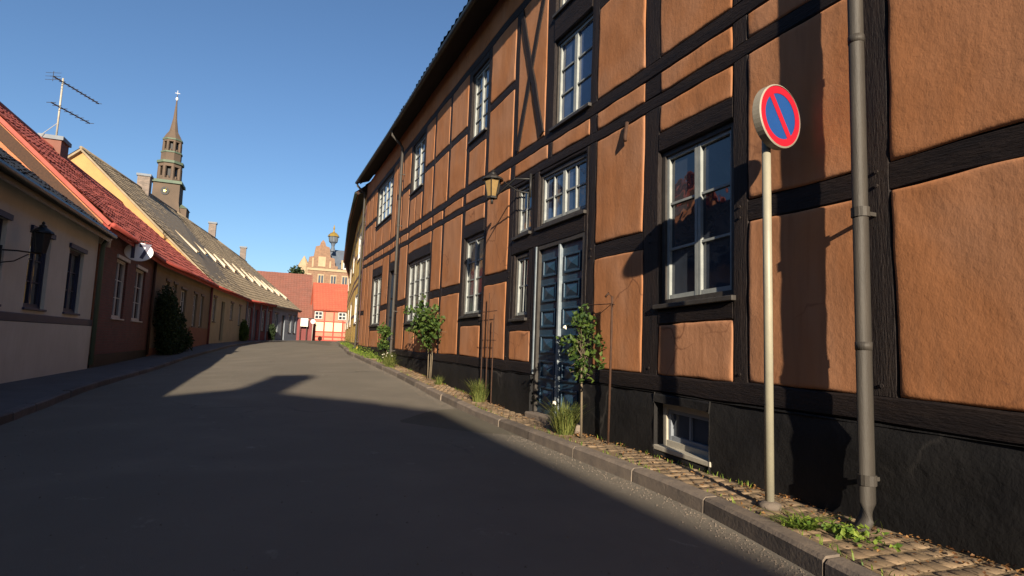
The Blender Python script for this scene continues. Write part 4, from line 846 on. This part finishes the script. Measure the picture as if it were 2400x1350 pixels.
for x in (4.75, 7.3):
    m = MB(); m.box(x-.42, x+.42, 67.88, 67.95, 3.3, 4.15); wn = m.build('window', M_winw, fh)
    for a in (-.34, .04):
        for b in (3.38, 3.78): m = MB(); m.box(x+a, x+a+.30, 67.865, 67.885, b, b+.30); m.build('pane', M_glass, wn)
dr = far_house('barn_roofed_house', 'long dark house with a huge weathered red tiled roof at the end of the street', -7, 4.15, 73, 82, 3.6, 9.2, M_wine, M_brownred, 36, 22)
# yellow half-timbered house, following the bend on the right
yh = thing('yellow_timbered_house', 'yellow plastered half-timbered house beyond the orange one where the street bends', 'house', (3.7, 30, .7))
for i, (p0, p1, m_) in enumerate((((3.45, 25.42), (3.95, 32), M_yellow), ((3.95, 32), (5.6, 49), M_yellow), ((5.6, 49), (7.6, 62), M_ochre))):
    F = frame(p0, p1, False); L = F.L; zt = 7.45+.05*i; nb = int(L/2.1); st = L/nb
    holes = [(st*k+.15, st*(k+1)-.15, z0, z1) for k in range(1, nb, 3) for z0, z1 in ((1.9, 3.3), (5.0, 6.3))]
    wall_holes(MB(), F, 0, L, .3, zt, holes, .12).build('wall', m_, yh); mb = MB(); mb.quad(F(0, .3, -.3), F(L, .3, -.3), F(L, zt, -.3), F(0, zt, -.3)); mb.build('inner_wall', M_dark, yh)
    for h in holes: window(F, *h, yh, 2, 1, 3, M_winw, M_glassp, fr=M_winw, o=-.01)
    for k in range(nb+1):
        m = MB(); s = min(L-.08, max(.08, st*k)); fbox(m, F, s-.09, s+.09, .9, zt, -.02, .004); m.build('post', M_mauve, yh)
    for z in (.9, 2.3, 3.75, 4.1, 5.6 if i else 5.4, 6.7):
        for k in range(nb):
            if z in (2.3, 5.4, 5.6) and k % 3 == 1: continue
            m = MB(); fbox(m, F, st*k+.09, st*(k+1)-.09, z-.08, z+.08, -.02, .003); m.build('rail', M_mauve, yh)
    m = MB(); fbox(m, F, 0, L, .3, .83, .003, .05); m.build('plinth', M_tar if i else M_yellow, yh)
    A, B = F(0, zt, .42), F(L, zt, .42); nx = F.n; A1, B1 = F(-.05, zt+.2, -5), F(L+.05, zt+.2, -5)
    m = MB(); m.hexa([F(-.05, zt-.02, .42), F(L+.05, zt-.02, .42), F(L+.05, zt+.12, 0), F(-.05, zt+.12, 0), F(-.05, zt+.06, .42), F(L+.05, zt+.06, .42), F(L+.05, zt+.5, 0), F(-.05, zt+.5, 0)]); m.build('soffit', M_soffit, yh)
    m = MB(); m.tube([F(-.05, zt+.04, .47), F(L+.05, zt+.04, .47)], .065, 8); m.build('gutter', M_gutter, yh, smooth=True)
    tiled('roof_tiles', M_brownred, F(-.05, zt+.05, .45), F(L+.05, zt+.05, .45), F(-.05, zt+4.3, -4.2), F(L+.05, zt+4.3, -4.2), yh, int(L*3), 12)
    tiled('roof_tiles', M_brownred, F(-.05, zt+.05, -8.8), F(L+.05, zt+.05, -8.8), F(-.05, zt+4.3, -4.2), F(L+.05, zt+4.3, -4.2), yh, int(L), 3)
# town hall behind
th = thing('town_hall', 'large orange brick town hall with stepped gable and slate roof behind the red house', 'building', (9, 120, 1))
TY = 120.
MB().box(4.9, 22, TY, TY+14, .5, 15.0).build('wall', M_tbrick, th)
MB().box(4.7, 22.2, TY-.2, TY, 10.2, 10.6).build('string_course', M_tstone, th)
MB().box(4.75, 22.15, TY-.22, TY+.0, 14.6, 15.1).build('cornice', M_tstone, th)
# shaped gable
gp = [(5.2, 15.1), (5.2, 15.7), (5.7, 15.7), (5.9, 17.2), (6.7, 17.4), (7.0, 19.4), (7.7, 19.6), (7.9, 20.3), (8.3, 20.8), (8.7, 20.3), (8.9, 19.6), (9.6, 19.4), (9.9, 17.4), (10.7, 17.2), (10.9, 15.7), (11.4, 15.7), (11.4, 15.1)]
k = len(gp); MB().add([(x, TY-.3, z) for x, z in gp]+[(x, TY+.4, z) for x, z in gp], [tuple(range(k)), tuple(range(2*k-1, k-1, -1))]+[(i, (i+1) % k, (i+1) % k+k, i+k) for i in range(k)]).build('shaped_gable', M_tbrick, th)
MB().hexa([(5.6, TY+.4, 15.1), (22.2, TY+.4, 15.1), (22.2, TY+14, 15.1), (5.6, TY+14, 15.1), (8.3, TY+5, 19.8), (19, TY+5, 19.8), (19, TY+9, 19.8), (8.3, TY+9, 19.8)]).build('roof', M_troof, th)
for x in (6.6, 9.9, 12.2): MB().box(x-.16, x+.16, TY-.4, TY+.1, 15.2, 17.0 if x != 9.9 else 16.6).build('pinnacle', M_tstone, th)
MB().box(7.6, 9.0, TY-.42, TY-.3, 15.4, 17.4).build('gable_relief', M_tstone, th)
for x in (5.9, 8.3, 10.7, 12.9, 15.2):
    for z in (11.6, 7.6):
        wn = MB().box(x-.62, x+.62, TY-.26, TY-.0, z-.1, z+2.3).build('window', M_tstone, th)
        for a in (-.45, .07): MB().box(x+a, x+a+.38, TY-.29, TY-.25, z+.15, z+2.05).build('pane', M_glass, wn)
for x, zt in ((13.0, 16.6), (16.5, 16.8)):
    wn = MB().box(x-.8, x+.8, TY-.1, TY+3, 15.2, zt).build('dormer', M_winw, th); MB().box(x-.4, x+.4, TY-.14, TY-.09, 15.5, zt-.4).build('pane', M_glass, wn)
    MB().add([(x-1, TY-.2, zt), (x+1, TY-.2, zt), (x, TY-.2, zt+1.1), (x-1, TY+3.5, zt), (x+1, TY+3.5, zt), (x, TY+3.5, zt+1.1)], [(0, 1, 2), (3, 4, 5), (0, 2, 5, 3), (1, 2, 5, 4)]).build('dormer_roof', M_troof, th)
MB().lathe(5.0, TY+.6, [(1.0, 12.6), (1.1, 15.2), (1.1, 15.4), (.6, 16.4), (.05, 17.4)], 10).build('corner_turret', M_tstone, th)
# cupola on its mast
cu = MB(); cx2, cy2 = 10.4, TY+2
cu.lathe(cx2, cy2, [(.55, 19.0), (.3, 20.0), (.45, 20.6), (.85, 20.9), (.98, 21.9), (1.15, 22.0)], 8); cu.build('cupola', M_troof, th)
MB().lathe(cx2, cy2, [(1.2, 22.0), (1.0, 22.4), (.6, 22.8), (.2, 23.0), (.1, 23.5), (.2, 23.7), (.04, 24.5)], 8).build('cupola_cap', M_gold, th)
for k in range(8):
    a = 2*math.pi*(k+.5)/8; MB().tube([(cx2+.72*math.cos(a), cy2+.72*math.sin(a), 20.95), (cx2+.9*math.cos(a), cy2+.9*math.sin(a), 21.85)], .13, 5).build('cupola_light', M_glassp, th)
# tree tops beside the town hall
bush('far_tree', 'dark round tree crown between the barn roof and the town hall', (3.6, 112, 1), [((3.6, 112, 12.2), (1.5, 1.6, 2.0)), ((4.2, 112, 9.5), (2.2, 2.0, 2.5))], 2600, .5, M_leafd, 41)

# ------------------------------------------------------------------ church tower
ch = thing('church_tower', 'tall brown brick church tower with clock, open lanterns and green copper spire', 'church', (-20.9, 130, 0))
tx, ty = -20.9, 130.
def sq(h, z0, z1, name='stage', m=M_stone, rot=0): return MB().hexa([(tx-h, ty-h, z0), (tx+h, ty-h, z0), (tx+h, ty+h, z0), (tx-h, ty+h, z0), (tx-h*.98, ty-h*.98, z1), (tx+h*.98, ty-h*.98, z1), (tx+h*.98, ty+h*.98, z1), (tx-h*.98, ty+h*.98, z1)]).build(name, m, ch)
sq(3.25, 0, 25.5, 'shaft')
MB().hexa([(tx-3.25, ty-3.25, 25.5), (tx+3.25, ty-3.25, 25.5), (tx+3.25, ty+3.25, 25.5), (tx-3.25, ty+3.25, 25.5), (tx-2.7, ty-2.7, 28.0), (tx+2.7, ty-2.7, 28.0), (tx+2.7, ty+2.7, 28.0), (tx-2.7, ty+2.7, 28.0)]).build('weathering', M_stone, ch)
sq(2.7, 28.0, 31.9); sq(3.1, 31.9, 32.5, 'cornice', M_copper)
MB().box(tx+1.4, tx+4.4, ty-2.6, ty+2, 0, 27.0).build('stair_turret', M_stone, ch); MB().add([(tx+1.4, ty-2.8, 27), (tx+4.6, ty-2.8, 27), (tx+4.6, ty+2.2, 27), (tx+1.4, ty+2.2, 27), (tx+2.4, ty, 28.6)], [(0, 1, 4), (1, 2, 4), (2, 3, 4), (3, 0, 4)]).build('turret_roof', M_copper, ch)
ck = MB(); ck.tube([(tx-.2, ty-2.72, 30.2), (tx-.2, ty-2.85, 30.2)], .85, 20); c_ = ck.build('clock_face', M_dark, ch); MB().tube([(tx-.2, ty-2.86, 30.2), (tx-.2, ty-2.9, 30.2)], .25, 8).build('clock_hub', M_gold, c_)
for a, L in ((.5, .7), (2.4, .5)): MB().tube([(tx-.2, ty-2.9, 30.2), (tx-.2+L*math.sin(a), ty-2.9, 30.2+L*math.cos(a))], .07, 5).build('clock_hand', M_gold, c_)
def arcade(r, z0, z1, n=8, pr=.32, core=.55):
    MB().lathe(tx, ty, [(r*core, z0), (r*core, z1)], 8, R(22.5)).build('lantern_core', M_dark, ch)
    for k in range(n):
        a = 2*math.pi*k/n+R(22.5); MB().lathe(tx+r*.88*math.cos(a), ty+r*.88*math.sin(a), [(pr, z0), (pr*.9, z1)], 6).build('pier', M_stone, ch)
        b = a+math.pi/n; MB().lathe(tx+r*.82*math.cos(b), ty+r*.82*math.sin(b), [(pr*.7, z0), (pr*.7, z0+.5)], 6).build('balustrade', M_stone, ch)
def octo(r, z0, z1, r2=None, name='stage', m=M_stone): return MB().lathe(tx, ty, [(r, z0), (r2 or r, z1)], 8, R(22.5)).build(name, m, ch)
octo(2.55, 32.5, 33.1); arcade(2.45, 33.1, 35.6, pr=.42); octo(2.5, 35.6, 36.3); octo(2.85, 36.3, 36.8, name='cornice', m=M_copper)
octo(2.15, 36.8, 38.6); octo(2.3, 38.6, 38.9, name='cornice', m=M_copper); arcade(1.95, 38.9, 41.0, pr=.34); octo(2.0, 41.0, 41.4); octo(2.15, 41.4, 41.7, name='cornice', m=M_copper)
MB().lathe(tx, ty, [(2.0, 41.7), (1.55, 42.6), (.95, 43.5), (.8, 44.2), (.42, 46.4), (.18, 49.5), (.06, 51.8)], 8, R(22.5)).build('spire', M_stone, ch)
MB().lathe(tx, ty, [(.05, 50.3), (.28, 50.6), (.28, 50.9), (.05, 51.2)], 10).build('finial', M_lit, ch)
mb = MB(); mb.tube([(tx, ty, 51), (tx, ty, 52.6)], .06, 5); mb.tube([(tx-.5, ty, 52), (tx+.5, ty, 52)], .06, 5); mb.build('weather_vane', M_lit, ch)
for z in (24.2,):
    for x in (-1.6, 0, 1.6): MB().box(tx+x-.28, tx+x+.28, ty-3.33, ty-3.2, z-1.2, z+.6).build('belfry_opening', M_dark, ch)
ch.scale = (.86, .86, .95)
